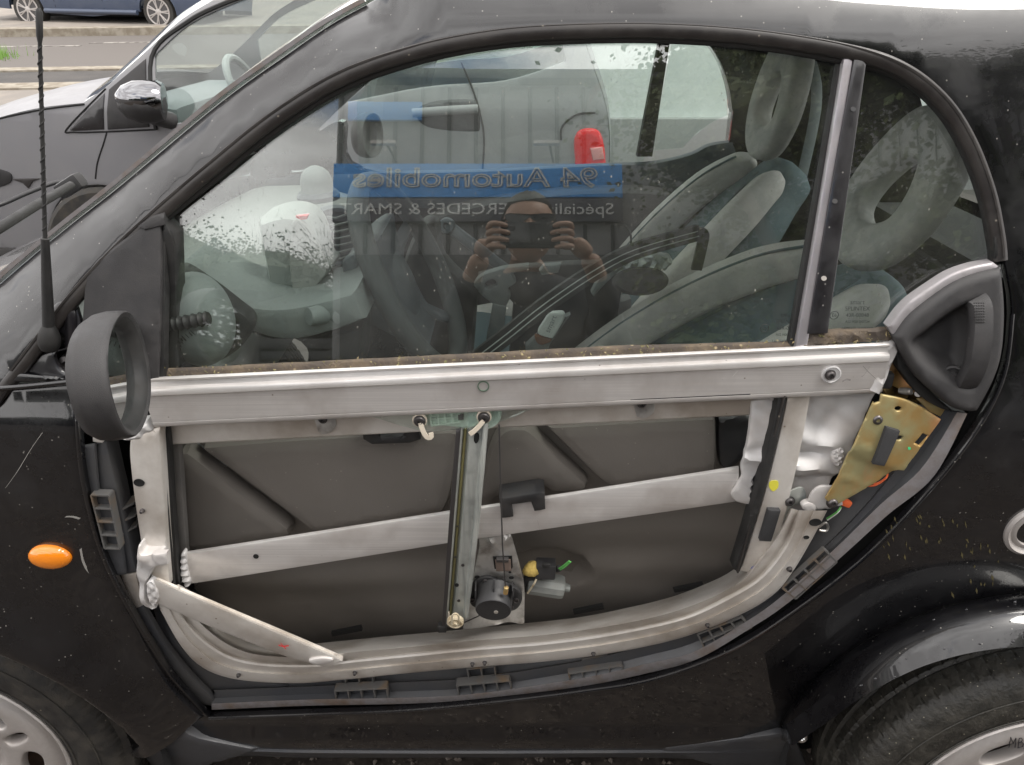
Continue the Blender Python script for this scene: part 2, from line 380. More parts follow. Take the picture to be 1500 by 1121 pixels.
def lathe(name, prof, loc, axis, m, parent=None, seg=20, label=None, ex=None, sx=1, sy=1, angle=38):
    """prof: (r, h) along axis from base to tip"""
    ax = Vector(axis).normalized(); q = (Vector(ex) if ex is not None else (Vector((0, 0, 1)) if abs(ax.z) < .9 else Vector((1, 0, 0))))
    u = (q - ax * q.dot(ax)).normalized(); w = ax.cross(u); v = []; f = []; loc = Vector(loc)
    for (r, h) in prof:
        for i in range(seg):
            a = 2 * math.pi * i / seg; v.append(loc + ax * h + (u * math.cos(a) * sy + w * math.sin(a) * sx) * r)
    for i in range(len(prof) - 1):
        for j in range(seg):
            a = i * seg; f.append((a + j, a + (j + 1) % seg, a + seg + (j + 1) % seg, a + seg + j))
    f.append(tuple(range(seg))[::-1]); f.append(tuple((len(prof) - 1) * seg + j for j in range(seg)))
    o = ob(name, v, f, m, parent, label=label, angle=angle); recalc(o); return o
def rbox(name, cen, size, m, parent=None, rot=None, bev=.004, seg=2, label=None, taper=None):
    import bmesh
    b = bmesh.new(); bmesh.ops.create_cube(b, size=1)
    for v in b.verts: v.co = Vector((v.co.x * size[0], v.co.y * size[1], v.co.z * size[2]))
    if taper:
        for v in b.verts:
            if v.co.z > 0: v.co.x *= taper[0]; v.co.y *= taper[1]
    if bev > 0: bmesh.ops.bevel(b, geom=b.edges[:], offset=bev, segments=seg, profile=.6, affect='EDGES')
    Mx = Matrix.Translation(Vector(cen)) @ (rot.to_4x4() if rot is not None else Matrix.Identity(4)); b.transform(Mx)
    bmesh.ops.recalc_face_normals(b, faces=b.faces[:])
    v = [tuple(x.co) for x in b.verts]; b.verts.index_update(); f = [tuple(x.index for x in q.verts) for q in b.faces]; b.free()
    return ob(name, v, f, m, parent, label=label, angle=30)
def join_parts(name, objs, m=None, parent=None, label=None):
    """several little meshes of one material become one mesh part"""
    v = []; f = []; mats = []; mi = []
    for o in objs:
        k = len(v); off = world_off(o)
        v += [tuple(p.co + off) for p in o.data.vertices]
        base = []
        for q in o.data.materials:
            if q not in mats: mats.append(q)
            base.append(mats.index(q))
        for p in o.data.polygons: f.append(tuple(i + k for i in p.vertices)); mi.append(base[p.material_index])
    par = parent
    no = ob(name, v, f, mats, par, label=label)
    no.data.polygons.foreach_set('material_index', mi)
    for o in objs: bpy.data.objects.remove(o)
    return no
def gauss(x, z, cx, cz, sx, sz, a, rot=0):
    dx = x - cx; dz = z - cz; c, s = math.cos(rot), math.sin(rot)
    u = dx * c + dz * s; w = -dx * s + dz * c
    return a * np.exp(-(u / sx) ** 2 - (w / sz) ** 2)
def smooth(t): t = np.clip(t, 0, 1); return t * t * (3 - 2 * t)
def bolt(parent, px, py, off, rpx, name='bolt', m=None, lab=None):
    c = P(px, py, off); r = rpx / FPX * 1.0 * abs((c.y - CY)) / .95
    m = m or M['bolt']
    a = lathe(name, [(r * 1.05, 0), (r * 1.05, .0015), (r * .85, .0018), (r * .82, .004), (r * .62, .0058), (r * .36, .0062), (r * .34, .003), (.0001, .0028)], c, (0, -1, .1), m, parent, 18)
    return a
def wheel_px(px, py, Y): p = PY(px, py, Y); return p
# ================================================================== THE BLACK MICROCAR
car = thing('microcar', 'black two-seat microcar in the foreground with its door skin removed, bare aluminium door frame showing', 'car', (0, .73, 0))
WF = Vector((-.940, 0, .295)); WR = Vector((.812, 0, .290))
def arc(c, r, a0, a1, n): return [(c.x + r * math.cos(R(a0 + (a1 - a0) * i / n)), c.z + r * math.sin(R(a0 + (a1 - a0) * i / n))) for i in range(n + 1)]

SEAL = [(-30, 612), (20, 552), (60, 500), (110, 436), (170, 372), (235, 312), (310, 248), (400, 176), (500, 115), (600, 79), (700, 58), (800, 48), (950, 45), (1100, 54), (1240, 76), (1320, 101), (1380, 147), (1420, 207), (1449, 282), (1463, 350), (1466, 382)]
OPEN_R = [(1474, 392), (1483, 460), (1472, 545), (1436, 622), (1362, 718), (1258, 824), (1133, 917), (1050, 963), (950, 997), (853, 1013), (743, 1027), (597, 1041), (450, 1047), (306, 1052)]
OPEN_L = [(250, 990), (198, 905), (152, 812), (126, 715), (116, 640), (110, 556)]
FENDER_EDGE = [(108, 562), (113, 640), (122, 715), (148, 812), (193, 905), (243, 990), (297, 1046)]

# side frame: A pillar, roof rail, rear quarter and sill in one pressing
def side_outline():
    up = [(a, b) for a, b in W([(-100, 492), (0, 404), (75, 342), (150, 283), (300, 158), (400, 86), (470, 38), (530, 5)], 0, False)]
    roof = catmull([(-.13, 1.447), (-.02, 1.468), (.15, 1.482), (.4, 1.475), (.65, 1.44), (.85, 1.38), (1.0, 1.28), (1.10, 1.15), (1.2, .95), (1.24, .75), (1.25, .55), (1.22, .42), (1.14, .36)], False)
    # rear arch opening (the flare fills it)
    fl = W([(1640, 905), (1560, 876), (1500, 868), (1400, 884), (1330, 908), (1260, 944), (1200, 990), (1158, 1035), (1143, 1062), (1146, 1080)], 0, False)
    sill = W([(1142, 1076), (1040, 1088), (950, 1092), (700, 1094), (450, 1092), (285, 1086), (238, 1088)], 0, False)
    fr = W(C((262, 1071), (299, 1049), (299, 1049)), 0, False)[:2]
    fe = W([(293, 1046), (243, 992), (191, 905), (145, 812), (119, 715), (110, 640), (107, 556)], 0, False)
    lo = W([(20, 560), (-20, 618), (-100, 700)], 0, False)
    return up + roof + fl + sill + fr + fe + lo
def opening():
    s = W([(a, b - 9) if a > 500 and a < 1250 else (a - 6 if a <= 500 else a + 6, b - 6) for a, b in SEAL[1:]], 0, False)
    r_ = W(OPEN_R, 0, False); l_ = W(OPEN_L, 0, False)
    return s + r_ + l_
SO = side_outline(); OP = opening()
A_UP = np.array(SO[:43])
def body_disp(x, z):
    # the pillar rolls over towards the windscreen; lower quarter swells towards the wheel
    Pn = np.stack([x, z], 1); pe = np.stack([A_UP[:-1], A_UP[1:]], 1)
    d = np.full(len(x), 9.0)
    for a, b in pe:
        ab = b - a; t = np.clip(((Pn - a) @ ab) / max(1e-9, ab @ ab), 0, 1); d = np.minimum(d, np.linalg.norm(Pn - (a + t[:, None] * ab), axis=1))
    roll = .05 * np.clip(1 - d / .10, 0, 1) ** 2
    sill = -.012 * smooth((.33 - z) / .03) * smooth((.66 - x) / .25)
    lip = 0
    return roll + sill
sf = panel('side_frame', SO, M['paint'], car, thick=.012, r=.0018, grid=.022, holes=[OP], disp=body_disp)
panel('far_side_frame', SO, M['paint'], car, thick=.05, r=.004, grid=.05, holes=[W(SEAL[3:] + [(1440, 520), (1300, 555), (760, 566), (250, 560), (200, 400)], 0)], mirror=True)
# inner return of the opening, painted
op3 = [(a, float(S(a, z)) + .004, z) for a, z in OP]
def ret(lst, depth, name, m):
    A = [(a, float(S(a, z)) + .006, z) for a, z in lst]; B = [(a, float(S(a, z)) + depth, z) for a, z in lst]
    return loft(name, [A, B], m, car, n=120)
# roof, windscreen, tailgate
def cross(e, bulge_x, bulge_z, n=15):
    out = []
    for i in range(n):
        s_ = i / (n - 1); k = 1 - (2 * s_ - 1) ** 2
        out.append((e[0] + bulge_x * k, e[1] + (CARW - 2 * e[1]) * s_, e[2] + bulge_z * k))
    return out
edge_roof = [( a, float(S(a, z)) + .001 + .05 * max(0, 1 - (a + .13) / .12 if a < -.01 else 0) ** 2, z) for a, z in catmull([(-.13, 1.447), (-.02, 1.468), (.15, 1.482), (.4, 1.475), (.65, 1.44), (.85, 1.38)], False)]
loft('roof_panel', [cross(e, -.02 if i == 0 else 0, .055) for i, e in enumerate(edge_roof)], M['dusty_paint'], car, n=24)
edge_ws = [(a - .004, float(S(a, z)) + .055, z + .002) for a, z in A_UP]
ws_out = [cross(e, -.055, .02) for e in edge_ws]
loft('windscreen', ws_out, M['screen'], car, n=30)
# windscreen edge trim, seen along the pillar, weathered pale gum
edge_t = [(a - .006, float(S(a, z)) + .050, z + .004) for a, z in A_UP]
sweep('windscreen_seal', edge_t, [(-.002, -.003), (.003, -.003), (.003, .002), (-.002, .002)], M['flange'], car)
edge_re = [(a, float(S(a, z)) + .004, z) for a, z in catmull([(.85, 1.38), (1.0, 1.28), (1.10, 1.15), (1.2, .95)], False)]
loft('rear_window', [cross(e, .05, .03) for e in edge_re], M['glassdark'], car, n=24)
edge_tg = [(a, float(S(a, z)) + .004, z) for a, z in catmull([(1.2, .95), (1.24, .75), (1.25, .55), (1.22, .42), (1.14, .36)], False)]
loft('tailgate', [cross(e, .05, 0) for e in edge_tg], M['paint'], car, n=24)
# front end: far fender, bonnet
nose = catmull([(-.80, .99), (-.95, .93), (-1.12, .84), (-1.27, .70), (-1.33, .50), (-1.30, .30), (-1.24, .22)], False)
loft('bonnet', [cross((a, float(S(a, z)) + .02, z), -.10, .03) for a, z in nose], M['paint'], car, n=24)
ARC = Vector((-.935, 0, .322))
cwl = [cross((nose[0][0], float(S(*nose[0])) + .02, nose[0][1]), -.10, .03), cross((nose[0][0] + .05, float(S(*nose[0])) + .03, nose[0][1] - .005), -.10, .02), cross((A_UP[0][0] + .02, float(S(*A_UP[0])) + .045, A_UP[0][1] - .005), -.055, .02), cross((A_UP[0][0] - .004, float(S(*A_UP[0])) + .055, A_UP[0][1] + .002), -.055, .02)]
loft('cowl_grille', cwl, M['plastic'], car, n=24)
def fender_outline():
    top = W([(-260, 585), (-120, 578), (0, 573), (104, 564)], 0, False)
    e = W(FENDER_EDGE, 0, False)
    bot = W(C((262, 1069), (197, 1088)), 0, False)
    ar = arc(ARC, .322, -8, 187, 40)
    return top + e + bot + ar[2:] + [(-1.30, .26), (-1.335, .50), (-1.275, .70), (-1.13, .84)]
FO = fender_outline()
def fender_disp(x, z):
    d = np.abs(np.hypot(x - ARC.x, z - ARC.z) - .322)
    lip = -.045 * np.exp(-(d / .075) ** 1.5)
    cre = .006 * smooth((z - (.952)) / .012)      # rebate under the top edge
    return lip + cre
panel('front_fender', FO, M['paint'], car, thick=.01, r=.004, grid=.016, disp=fender_disp)
panel('front_fender', FO, M['paint'], car, thick=.03, r=.004, grid=.06, mirror=True)
# chrome-bright rebate line along the fender's top edge
tube('fender_top_edge', ppath([(-200, 581), (0, 569), (104, 559)], -.002), .0035, M['paint'], car, seg=8)
# wheel housings: dark inner liners
for c, nm in ((WF, 'front'), (WR, 'rear')):
    ri = .345
    A = [(c.x + ri * math.cos(t), .05, c.z + ri * math.sin(t)) for t in np.linspace(R(-20), R(200), 30)]
    B = [(c.x + ri * math.cos(t), .42, c.z + ri * math.sin(t)) for t in np.linspace(R(-20), R(200), 30)]
    loft('wheel_housing', [A, B], M['carpet'], car, n=40)
    Cc = [(c.x + .02 * math.cos(t), .42, c.z + .02 * math.sin(t)) for t in np.linspace(R(-20), R(200), 30)]
    loft('wheel_housing', [B, Cc], M['carpet'], car, n=40)
# underbody floor and sill skirt
rbox('underbody', (0, .73, .22), (1.25, 1.20, .06), M['carpet'], car, bev=.01)
sk_top = ppath([(195, 1088), (240, 1089), (285, 1086), (450, 1092), (700, 1094), (950, 1092), (1040, 1088), (1142, 1076)], -.006, n=60)
sk_mid = ppath([(215, 1112), (262, 1108), (320, 1100), (450, 1103), (700, 1104), (950, 1103), (1050, 1103), (1160, 1100)], -.016, n=60)
sk_bot = ppath([(225, 1127), (275, 1122), (350, 1108), (450, 1110), (700, 1110), (950, 1110), (1060, 1116), (1172, 1130)], .02, n=60)
sk_in = [(p[0], p[1] + .08, p[2] + .005) for p in sk_bot]
loft('sill_skirt', [sk_top, sk_mid, sk_bot, sk_in], M['sillplastic'], car, n=60)
# front corner piece of the skirt
panel('skirt_end', W(C((196, 1089), (262, 1071), (292, 1083), (380, 1100), (300, 1124), (232, 1135)), -.018), M['sillplastic'], car, off=-.018, thick=.02, r=.006, grid=.02)
panel('skirt_end', W(C((1142, 1076), (1165, 1080), (1185, 1128), (1050, 1124), (960, 1098)), -.014), M['sillplastic'], car, off=-.014, thick=.02, r=.006, grid=.02)

# rear flare
FT = [(1142, 1084), (1145, 1060), (1160, 1033), (1200, 990), (1260, 945), (1330, 909), (1400, 885), (1500, 869), (1580, 884), (1680, 930)]
FM = [(1152, 1088), (1172, 1058), (1225, 1008), (1285, 965), (1340, 934), (1410, 910), (1500, 897), (1580, 908), (1700, 950)]
FB = [(1162, 1092), (1206, 1062), (1262, 1022), (1320, 990), (1370, 970), (1430, 955), (1500, 948), (1590, 955), (1730, 1000)]
flc = [ppath(FT, .006, n=60), ppath(FT, -.003, n=60), ppath(FM, -.052, n=60), ppath(FB, -.086, n=60)]
mid1 = .5 * (flc[1] + flc[2]) + np.array([0, -.002, .004]); mid2 = .5 * (flc[2] + flc[3]) + np.array([0, -.002, .002])
fb2 = flc[3].copy(); fb2[:, 1] += .035; fb2[:, 2] += .004
loft('rear_fender_flare', [flc[0], flc[1], mid1, flc[2], mid2, flc[3], fb2], M['paint'], car, n=60, angle=60)
sweep('flare_seam', ppath(FT, .004, n=50), [(-.006, -.006), (.006, -.006), (.006, .002), (-.006, .002)], M['black'], car)
lathe('flare_screw', [(.011, 0), (.011, .004), (.008, .007), (.004, .0075), (.0038, .004), (.0001, .004)], P(1173, 1078, -.02), (0, -1, .3), M['chrome'], car, 16)
# fuel filler ring
fc = P(1514, 777, 0)
lathe('filler_cap', [(.040, -.002), (.040, .003), (.036, .006), (.033, .003), (.030, .0015), (.027, .0035), (.024, .0035), (.022, -.002), (.0001, -.002)], fc, (0, -1, 0), M['rim'], car, 40)
# side marker lamp
sm = P(74, 815, -.002)
g_ = []
t_sl = (float(S(sm.x, sm.z + .02)) - float(S(sm.x, sm.z - .02))) / .04
lathe('side_marker_lamp', [(.0295, -.002), (.0295, .0025), (.027, .0065), (.022, .0095), (.013, .012), (.0001, .013)], sm, (0, -1, t_sl), M['orange'], car, 36, sy=.66)
# scratches on the fender: slim bare-primer marks
def scratch(pts, w, col='scr', off=-.0006):
    q = ppath(pts, off, 4); A = []; 
    up = [tuple(p + np.array([w * .5, 0, w * .35])) for p in q]; dn = [tuple(p - np.array([w * .5, 0, w * .35])) for p in q]
    return loft('scratch', [up, dn], M['scratch'], car, n=12)
M['scratch'] = mat('paint_scratch', (.30, .29, .27), .6)
scratch([(62, 634), (44, 660), (26, 690), (8, 715)], .0016)
scratch([(96, 757), (106, 757), (117, 760)], .0035)
scratch([(118, 804), (121, 820), (126, 832), (134, 842)], .0035)
scratch([(124, 1006), (140, 1009), (155, 1008)], .0085); scratch([(153, 1009), (172, 1004), (190, 999)], .0075)

# cowl side panel with aerial recess
cow = W([(-110, 700, 'c'), (-20, 592, 'c'), (30, 530, 'c'), (70, 476, 'c'), (92, 452, 'c'), (110, 444, 'c'), (118, 470, 'c'), (117, 556, 'c'), (0, 563, 'c'), (-140, 575, 'c')], .008)
h1 = W([(45, 503), (52, 492), (70, 486), (90, 490), (96, 500), (92, 512), (70, 516), (55, 517)], .008, True, 4)
h2 = W([(80, 520), (92, 514), (112, 512), (115, 530), (112, 549), (96, 547), (84, 536)], .008, True, 4)
panel('cowl_panel', cow, M['dusty_paint'], car, off=.008, thick=.006, r=.003, grid=.015, holes=[h1, h2])
panel('aerial_recess', W([(30, 480), (120, 470), (122, 560), (60, 556), (35, 520)], .035), M['plastic'], car, off=.035, thick=.004, r=0, grid=.02)
hk = tube('hinge_clip', sp3([P(80, 478, .012), P(82, 462, .006), (P(92, 450, .006)), P(102, 458, .006), P(104, 480, .008), P(103, 506, .012)]), .0075, M['dusty_paint'], car, seg=8, sq=.6)
lathe('cable_grommet', [(.012, 0), (.012, .012), (.009, .018), (.009, .004), (.0001, .004)], P(94, 487, .03), (-.2, -1, .1), M['rubber'], car, 16)
lathe('hinge_bolt', [(.013, 0), (.012, .012), (.006, .014), (.005, .008), (.0001, .008)], P(106, 529, .03), (0, -1, 0), M['darksteel'], car, 16)
# aerial: ball base, rubber boot, wound mast, tip
ab = P(72, 497, -.004)
t1 = PY(66, 350, ab.y + .004); t2 = PY(57, 12, ab.y + .03)
lathe('aerial_base', [(.0095, -.014), (.0125, -.008), (.0128, .000), (.0115, .008), (.009, .014), (.007, .018)], ab, (t1 - ab), M['rubber'], car, 24)
d1 = t1 - ab
aer = tube('aerial_mast', [ab + d1 * .10, ab + d1 * .16, ab + d1 * .55, t1, t1 + (t2 - t1) * .004, t1 + (t2 - t1) * .5, t1 + (t2 - t1) * .86, t1 + (t2 - t1) * .89, t1 + (t2 - t1) * .985, t2], .004, M['rubber'], car, seg=10, scale=[1.75, 1.75, 1.5, 1.15, .62, .56, .52, .85, .9, .4])
hel = []
for i in range(0, 300):
    k = i / 299; p = t1 + (t2 - t1) * (.01 + .84 * k); a = k * 2 * math.pi * 16
    hel.append((p.x + .0022 * math.cos(a), p.y + .0022 * math.sin(a), p.z))
tube('aerial_winding', hel, .0009, M['rubber'], aer, seg=5)

# ------------------------------------------------------------------ door seals and glass frame
sealp = ppath(SEAL, .004, n=170)
sweep('opening_seal', sealp, [(-.0085, -.004), (-.0085, .001), (-.006, .004), (0, .0055), (.006, .004), (.0085, .001), (.0085, -.006)], M['sealshine'], car, angle=60)
SEAL2 = [(a + (5 if a < 700 else 0 if a < 1200 else -7), b + (10 if a > 300 and a < 1300 else 6)) for a, b in SEAL[4:]]
sweep('door_seal', ppath(SEAL2, .012, n=150), [(-.0065, -.006), (-.0065, 0), (-.003, .0035), (.003, .0035), (.0065, 0), (.0065, -.006)], M['rubber'], car, angle=60)
edge_line = ppath([(a - (4 if a < 600 else 0) + (4 if a > 1300 else 0), b - 9 if a < 1300 else b - 5) for a, b in SEAL[1:]], -.001, n=150)
sweep('seal_lip', edge_line, [(-.0012, -.002), (.0012, -.002), (.0012, .0016), (-.0012, .0016)], M['sealshine'], car)
# ================================================================== THE DOOR (parts of the car)
# window glass runs down behind the beam; its foot shows below as the lift carrier
GL = W([(236, 318, 'c'), (300, 262), (400, 184), (500, 125), (600, 89), (700, 69), (800, 58), (950, 55), (1100, 64), (1232, 84, 'c'), (1200, 300), (1172, 520, 'c'), (800, 560, 'c'), (785, 597, 'c'), (716, 625, 'c'), (650, 632, 'c'), (610, 630, 'c'), (585, 623, 'c'), (530, 606, 'c'), (520, 575, 'c'), (236, 566, 'c')], .020)
def SG(x, z):
    z = np.asarray(z, float); return S(x, z) - np.where(z > 1.36, 3 * (z - 1.36) ** 2, 0)
wg = panel('window_glass', GL, M['glass'], car, off=.020, thick=.0038, r=0, grid=.03, surf=SG)
QG = W([(1262, 92, 'c'), (1325, 112), (1380, 160), (1416, 220), (1440, 300), (1446, 372, 'c'), (1400, 396), (1345, 440), (1306, 484, 'c'), (1208, 492, 'c')], .018)
panel('quarter_window', QG, M['glass'], car, off=.018, thick=.0038, r=0, grid=.03, surf=SG)
FGL = W([(250, 330, 'c'), (300, 262), (400, 184), (500, 125), (600, 89), (700, 69), (800, 58), (950, 55), (1100, 64), (1232, 84, 'c'), (1178, 540, 'c'), (250, 590, 'c')], .02)
panel('far_window_glass', FGL, M['glassfar'], car, off=.020, thick=.004, r=0, grid=.06, mirror=True)
panel('far_quarter_window', QG, M['glassfar'], car, off=.020, thick=.004, r=0, grid=.06, mirror=True)
# centre pillar: bright channel plus black cover
CPL = W(C((1237, 81), (1250, 84), (1182, 512), (1165, 514)), .004); panel('window_channel', CPL, mat('channel_satin', (.38, .36, .38), .28, metal=.6, dust=(30, (.2, .18, .16), .4)), car, off=.004, thick=.012, r=.0015, grid=.015)
CPB = W([(1252, 82, 'c'), (1270, 90, 'c'), (1240, 300), (1213, 489, 'c'), (1183, 490, 'c'), (1215, 290)], .002); panel('pillar_cover', CPB, M['dusty_paint'], car, off=.002, thick=.014, r=.0018, grid=.015)
for q in ((1250, 160), (1223, 295), (1207, 408)):
    panel('dust_mark', W([(q[0] + 4 * math.cos(t), q[1] + 3.5 * math.sin(t)) for t in np.linspace(0, 5.6, 9)], .0015, True, 2), M['alud'] if q[1] == 408 else M['sillplastic'], car, off=.0014, thick=.0006, r=0, grid=.01)
panel('window_guide', W(C((1228, 92), (1237, 92), (1165, 512), (1154, 512)), .012), M['rubber'], car, off=.012, thick=.01, r=.002, grid=.02)
panel('far_pillar', W(C((1232, 70), (1262, 78), (1215, 520), (1165, 520)), .0), M['carpet'], car, thick=.03, r=0, grid=.05, mirror=True)
# belt seal, mossy and crumbling
panel('belt_seal', W([(232, 544, 'c'), (300, 541, 'c'), (500, 531, 'c'), (700, 521, 'c'), (900, 510, 'c'), (1100, 505, 'c'), (1172, 503, 'c'), (1172, 516, 'c'), (900, 532, 'c'), (500, 550, 'c'), (236, 562, 'c')], .012), M['moss'], car, off=.012, thick=.008, r=.003, grid=.012, disp=lambda x, z: .0010 * np.sin(x * 90) * np.sin(x * 37 + 2))
panel('quarter_belt_seal', W(C((1180, 489), (1306, 484), (1312, 498), (1172, 512)), .006), M['moss'], car, off=.006, thick=.012, r=.003, grid=.01, disp=lambda x, z: .003 * np.sin(x * 150) * np.sin(z * 300 + x * 77))
# moss crumbs along the belt: many tiny clumps, one object
vv = []; ff = []
for i in range(420):
    px = rng.uniform(236, 1170) if i < 260 else rng.uniform(1165, 1310)
    base = 545 - (px - 240) * .0445; py = base + rng.uniform(-8, 10) if i < 260 else rng.uniform(487, 508)
    c = P(px, py, .008); s0 = rng.uniform(.0006, .0018); k = len(vv)
    for j in range(4): vv.append((c.x + s0 * rng.normal(), c.y - abs(s0 * rng.normal()), c.z + s0 * rng.normal()))
    ff += [(k, k + 1, k + 2), (k, k + 2, k + 3), (k, k + 3, k + 1), (k + 1, k + 3, k + 2)]
tag(ob('moss_crumbs', vv, ff, mat('dry_moss', (.30, .24, .13), .9, var=(200, (.12, .12, .05), .4, .6)), car), kind='stuff')

# sail panel in front of the window
panel('sail_panel', W([(124, 403, 'c'), (142, 381, 'c'), (206, 331, 'c'), (236, 316, 'c'), (236, 440, 'c'), (231, 560, 'c'), (118, 560, 'c'), (117, 500, 'c')], -.002), M['matt'], car, off=-.002, thick=.018, r=.004, grid=.02, disp=lambda x, z: -.003 * smooth((x + .50) / .02) * smooth((-.455 - x) / .01))
panel('sail_tip', W(C((200, 332), (222, 317), (240, 312), (241, 330), (212, 338)), -.004), M['matt'], car, off=-.004, thick=.01, r=.002, grid=.015)
sweep('window_run', ppath([(239, 318), (238, 430), (236, 560)], .006, n=20), [(-.004, -.012), (-.004, .003), (.004, .003), (.004, -.012)], M['rubber'], car)

# ---- belt beam (extrusion with a lip, a step and a flat face)
door = None
z0 = ppath(C((216, 594), (1298, 543)), .002, n=40)
prof = [(-.034, -.028), (-.034, -.004), (-.0315, -.001), (-.029, 0), (-.026, 0), (-.0255, -.0015), (-.0245, -.0015), (-.024, 0), (.012, .0005), (.0135, .002), (.0145, .003), (.020, .003), (.0225, .0015), (.024, -.004), (.030, -.006), (.032, -.003), (.034, -.003), (.035, -.005), (.035, -.009), (.020, -.028)]
prof = [(-b * 1.0, n) for b, n in prof][::-1]
beam = sweep('belt_beam', z0, [(b, n) for b, n in prof], M['alu'], car)
# orientation check of the sweep: b axis = T x N ; T=+x, N=-y -> -z, hence the flip above
panel('beam_end', W(C((1296, 502), (1314, 500), (1316, 515), (1290, 580), (1276, 574)), .004), M['cast'], car, off=.004, thick=.02, r=.004, grid=.008, disp=lambda x, z: .002 * np.sin(x * 400) * np.sin(z * 330))
lathe('beam_hole', [(.0075, -.004), (.0075, .0006), (.0062, .0008), (.006, -.003), (.0001, -.003)], P(708, 566, .0), (0, -1, 0), M['glassedge'] if False else mat('hole_green', (.10, .15, .11), .5), beam, 20)
lathe('beam_hole_ring', [(.0122, -.004), (.0122, .0005), (.0105, .0012), (.0098, .0003), (.0001, .0001)], P(1218, 549, .0), (0, -1, 0), M['cast'], beam, 24)
bolt(beam, 1216, 549, -.001, 8)
for q in ((512, 551), (785, 538)):
    panel('beam_slot', W(C((q[0] - 10, q[1] - 2), (q[0] + 10, q[1] - 3), (q[0] + 10, q[1] + 1), (q[0] - 10, q[1] + 2)), .0), M['darksteel'], beam, off=.0045, thick=.002, r=0, grid=.01)
def text_obj(name, s, size, loc, rot, m, parent, outline=None, extrude=.004, align='CENTER', sx=1):
    cu = bpy.data.curves.new(name, 'FONT'); cu.body = s; cu.size = size; cu.align_x = align; cu.align_y = 'CENTER'
    if outline: cu.fill_mode = 'NONE'; cu.bevel_depth = outline; cu.bevel_resolution = 0; cu.resolution_u = 3
    else: cu.extrude = extrude; cu.resolution_u = 3
    o = bpy.data.objects.new(name, cu); COL.objects.link(o); bpy.context.view_layer.update()
    me = bpy.data.meshes.new_from_object(o.evaluated_get(bpy.context.evaluated_depsgraph_get())); bpy.data.objects.remove(o)
    me.materials.clear(); me.materials.append(m)
    q = bpy.data.objects.new(name, me); COL.objects.link(q); q.parent = parent; q.location = Vector(loc) - world_off(parent); q.rotation_euler = rot; q.scale = (sx, 1, 1)
    return q
def mark(name, pts, w, m, off, par=car):
    q = ppath(pts, off, 4); up = [tuple(p + np.array([0, 0, w])) for p in q]; dn = [tuple(p - np.array([0, 0, w])) for p in q]
    return loft(name, [up, dn], m, par, n=10)
M['scuff'] = mat('grey_scuff', (.28, .26, .25), .6); M['pale'] = mat('pale_scratch', (.85, .84, .82), .4, metal=.5)
mark('scuff', [(1063, 529), (1075, 532), (1088, 531), (1097, 528)], .0011, M['scuff'], -.0018)
mark('scratch_cross', [(1264, 536), (1272, 545), (1284, 556)], .0004, M['scuff'], -.0007); mark('scratch_cross', [(1274, 537), (1266, 549), (1262, 552)], .0004, M['scuff'], -.0007)
mark('scratch', [(1085, 538), (1073, 552)], .0005, M['pale'], -.0007)
mark('scuff', [(1234, 559), (1240, 556), (1246, 557)], .0012, M['scuff'], -.0007)

# ---- inner belt rail
z1 = ppath(C((244, 634), (1104, 590)), .045, n=30)
inner_rail = sweep('inner_belt_rail', z1, [(-.0165, -.02), (.0175, -.02), (.0175, .002), (.015, .004), (-.014, .004), (-.0165, .002)], M['alud'], car)
for (x0, y0) in ((476, 620), (943, 597)):
    t_ = panel('rail_tab', W([(x0 - 17, y0 - 9, 'c'), (x0 + 15, y0 - 10, 'c'), (x0 + 16, y0 + 5), (x0 + 8, y0 + 14), (x0 - 3, y0 + 17, 'c'), (x0 - 10, y0 + 14, 'c')], .038), M['zincd'], car, off=.038, thick=.004, r=.0015, grid=.008)
    bolt(t_, x0 - 3, y0 - 6, .034, 7, m=M['darksteel'])
lathe('rail_hole', [(.006, -.001), (.006, .0006), (.0001, .0004)], P(504, 610, .040), (0, -1, 0), M['black'], inner_rail, 14)
tube('black_hose', ppath([(923, 587), (935, 586), (1000, 582), (1060, 579), (1098, 577)], .012, n=16), .0034, M['rubber'], car, seg=8)

# ---- hinge post (front upright)
hp = [(188, 642), (196, 730), (206, 822)], [(231, 632), (239, 730), (246, 830)]
post = panel('hinge_post', W([(190, 640, 'c'), (233, 628, 'c'), (238, 700), (243, 780), (249, 856, 'c'), (246, 862, 'c'), (226, 862, 'c'), (210, 824, 'c'), (197, 740), (189, 670)], .012), M['alud'], car, off=.012, thick=.035, r=.004, grid=.012)
lathe('post_hole', [(.0065, 0), (.0065, .0012), (.0048, .001), (.0001, .0005)], P(204, 707, .0115), (0, -1, 0), M['black'], post, 18, sx=1.1, sy=.9)
bolt(post, 209, 748, .0115, 4)
panel('post_head', W([(135, 632, 'c'), (188, 636, 'c'), (196, 622, 'c'), (214, 618, 'c'), (222, 632), (214, 640), (206, 645, 'c'), (190, 648), (165, 644, 'c')], .010), M['cast'], car, off=.010, thick=.02, r=.006, grid=.006, disp=lambda x, z: .003 * np.sin(x * 210 + 1) * np.sin(z * 260))
for k, (pa, pb, dpt) in enumerate((([(234, 626), (240, 720), (254, 858)], [(246, 624), (252, 720), (262, 858)], .03), ([(247, 622), (253, 720), (264, 856)], [(262, 650), (267, 720), (276, 850)], .06))):
    A = W(pa, dpt, False); B = W(pb, dpt, False)
    panel('glass_run_channel' if k == 0 else 'channel_flange', A + B[::-1], M['rubber'] if k == 0 else mat('primer_flange', (.12, .115, .11), .5, dust=(20, (.2, .18, .16), .4)), car, off=dpt, thick=.012, r=.003, grid=.02)
tube('channel_lip', ppath([(236, 628), (243, 720), (256, 858)], .024, n=20), .002, M['rubber'], car, seg=6)

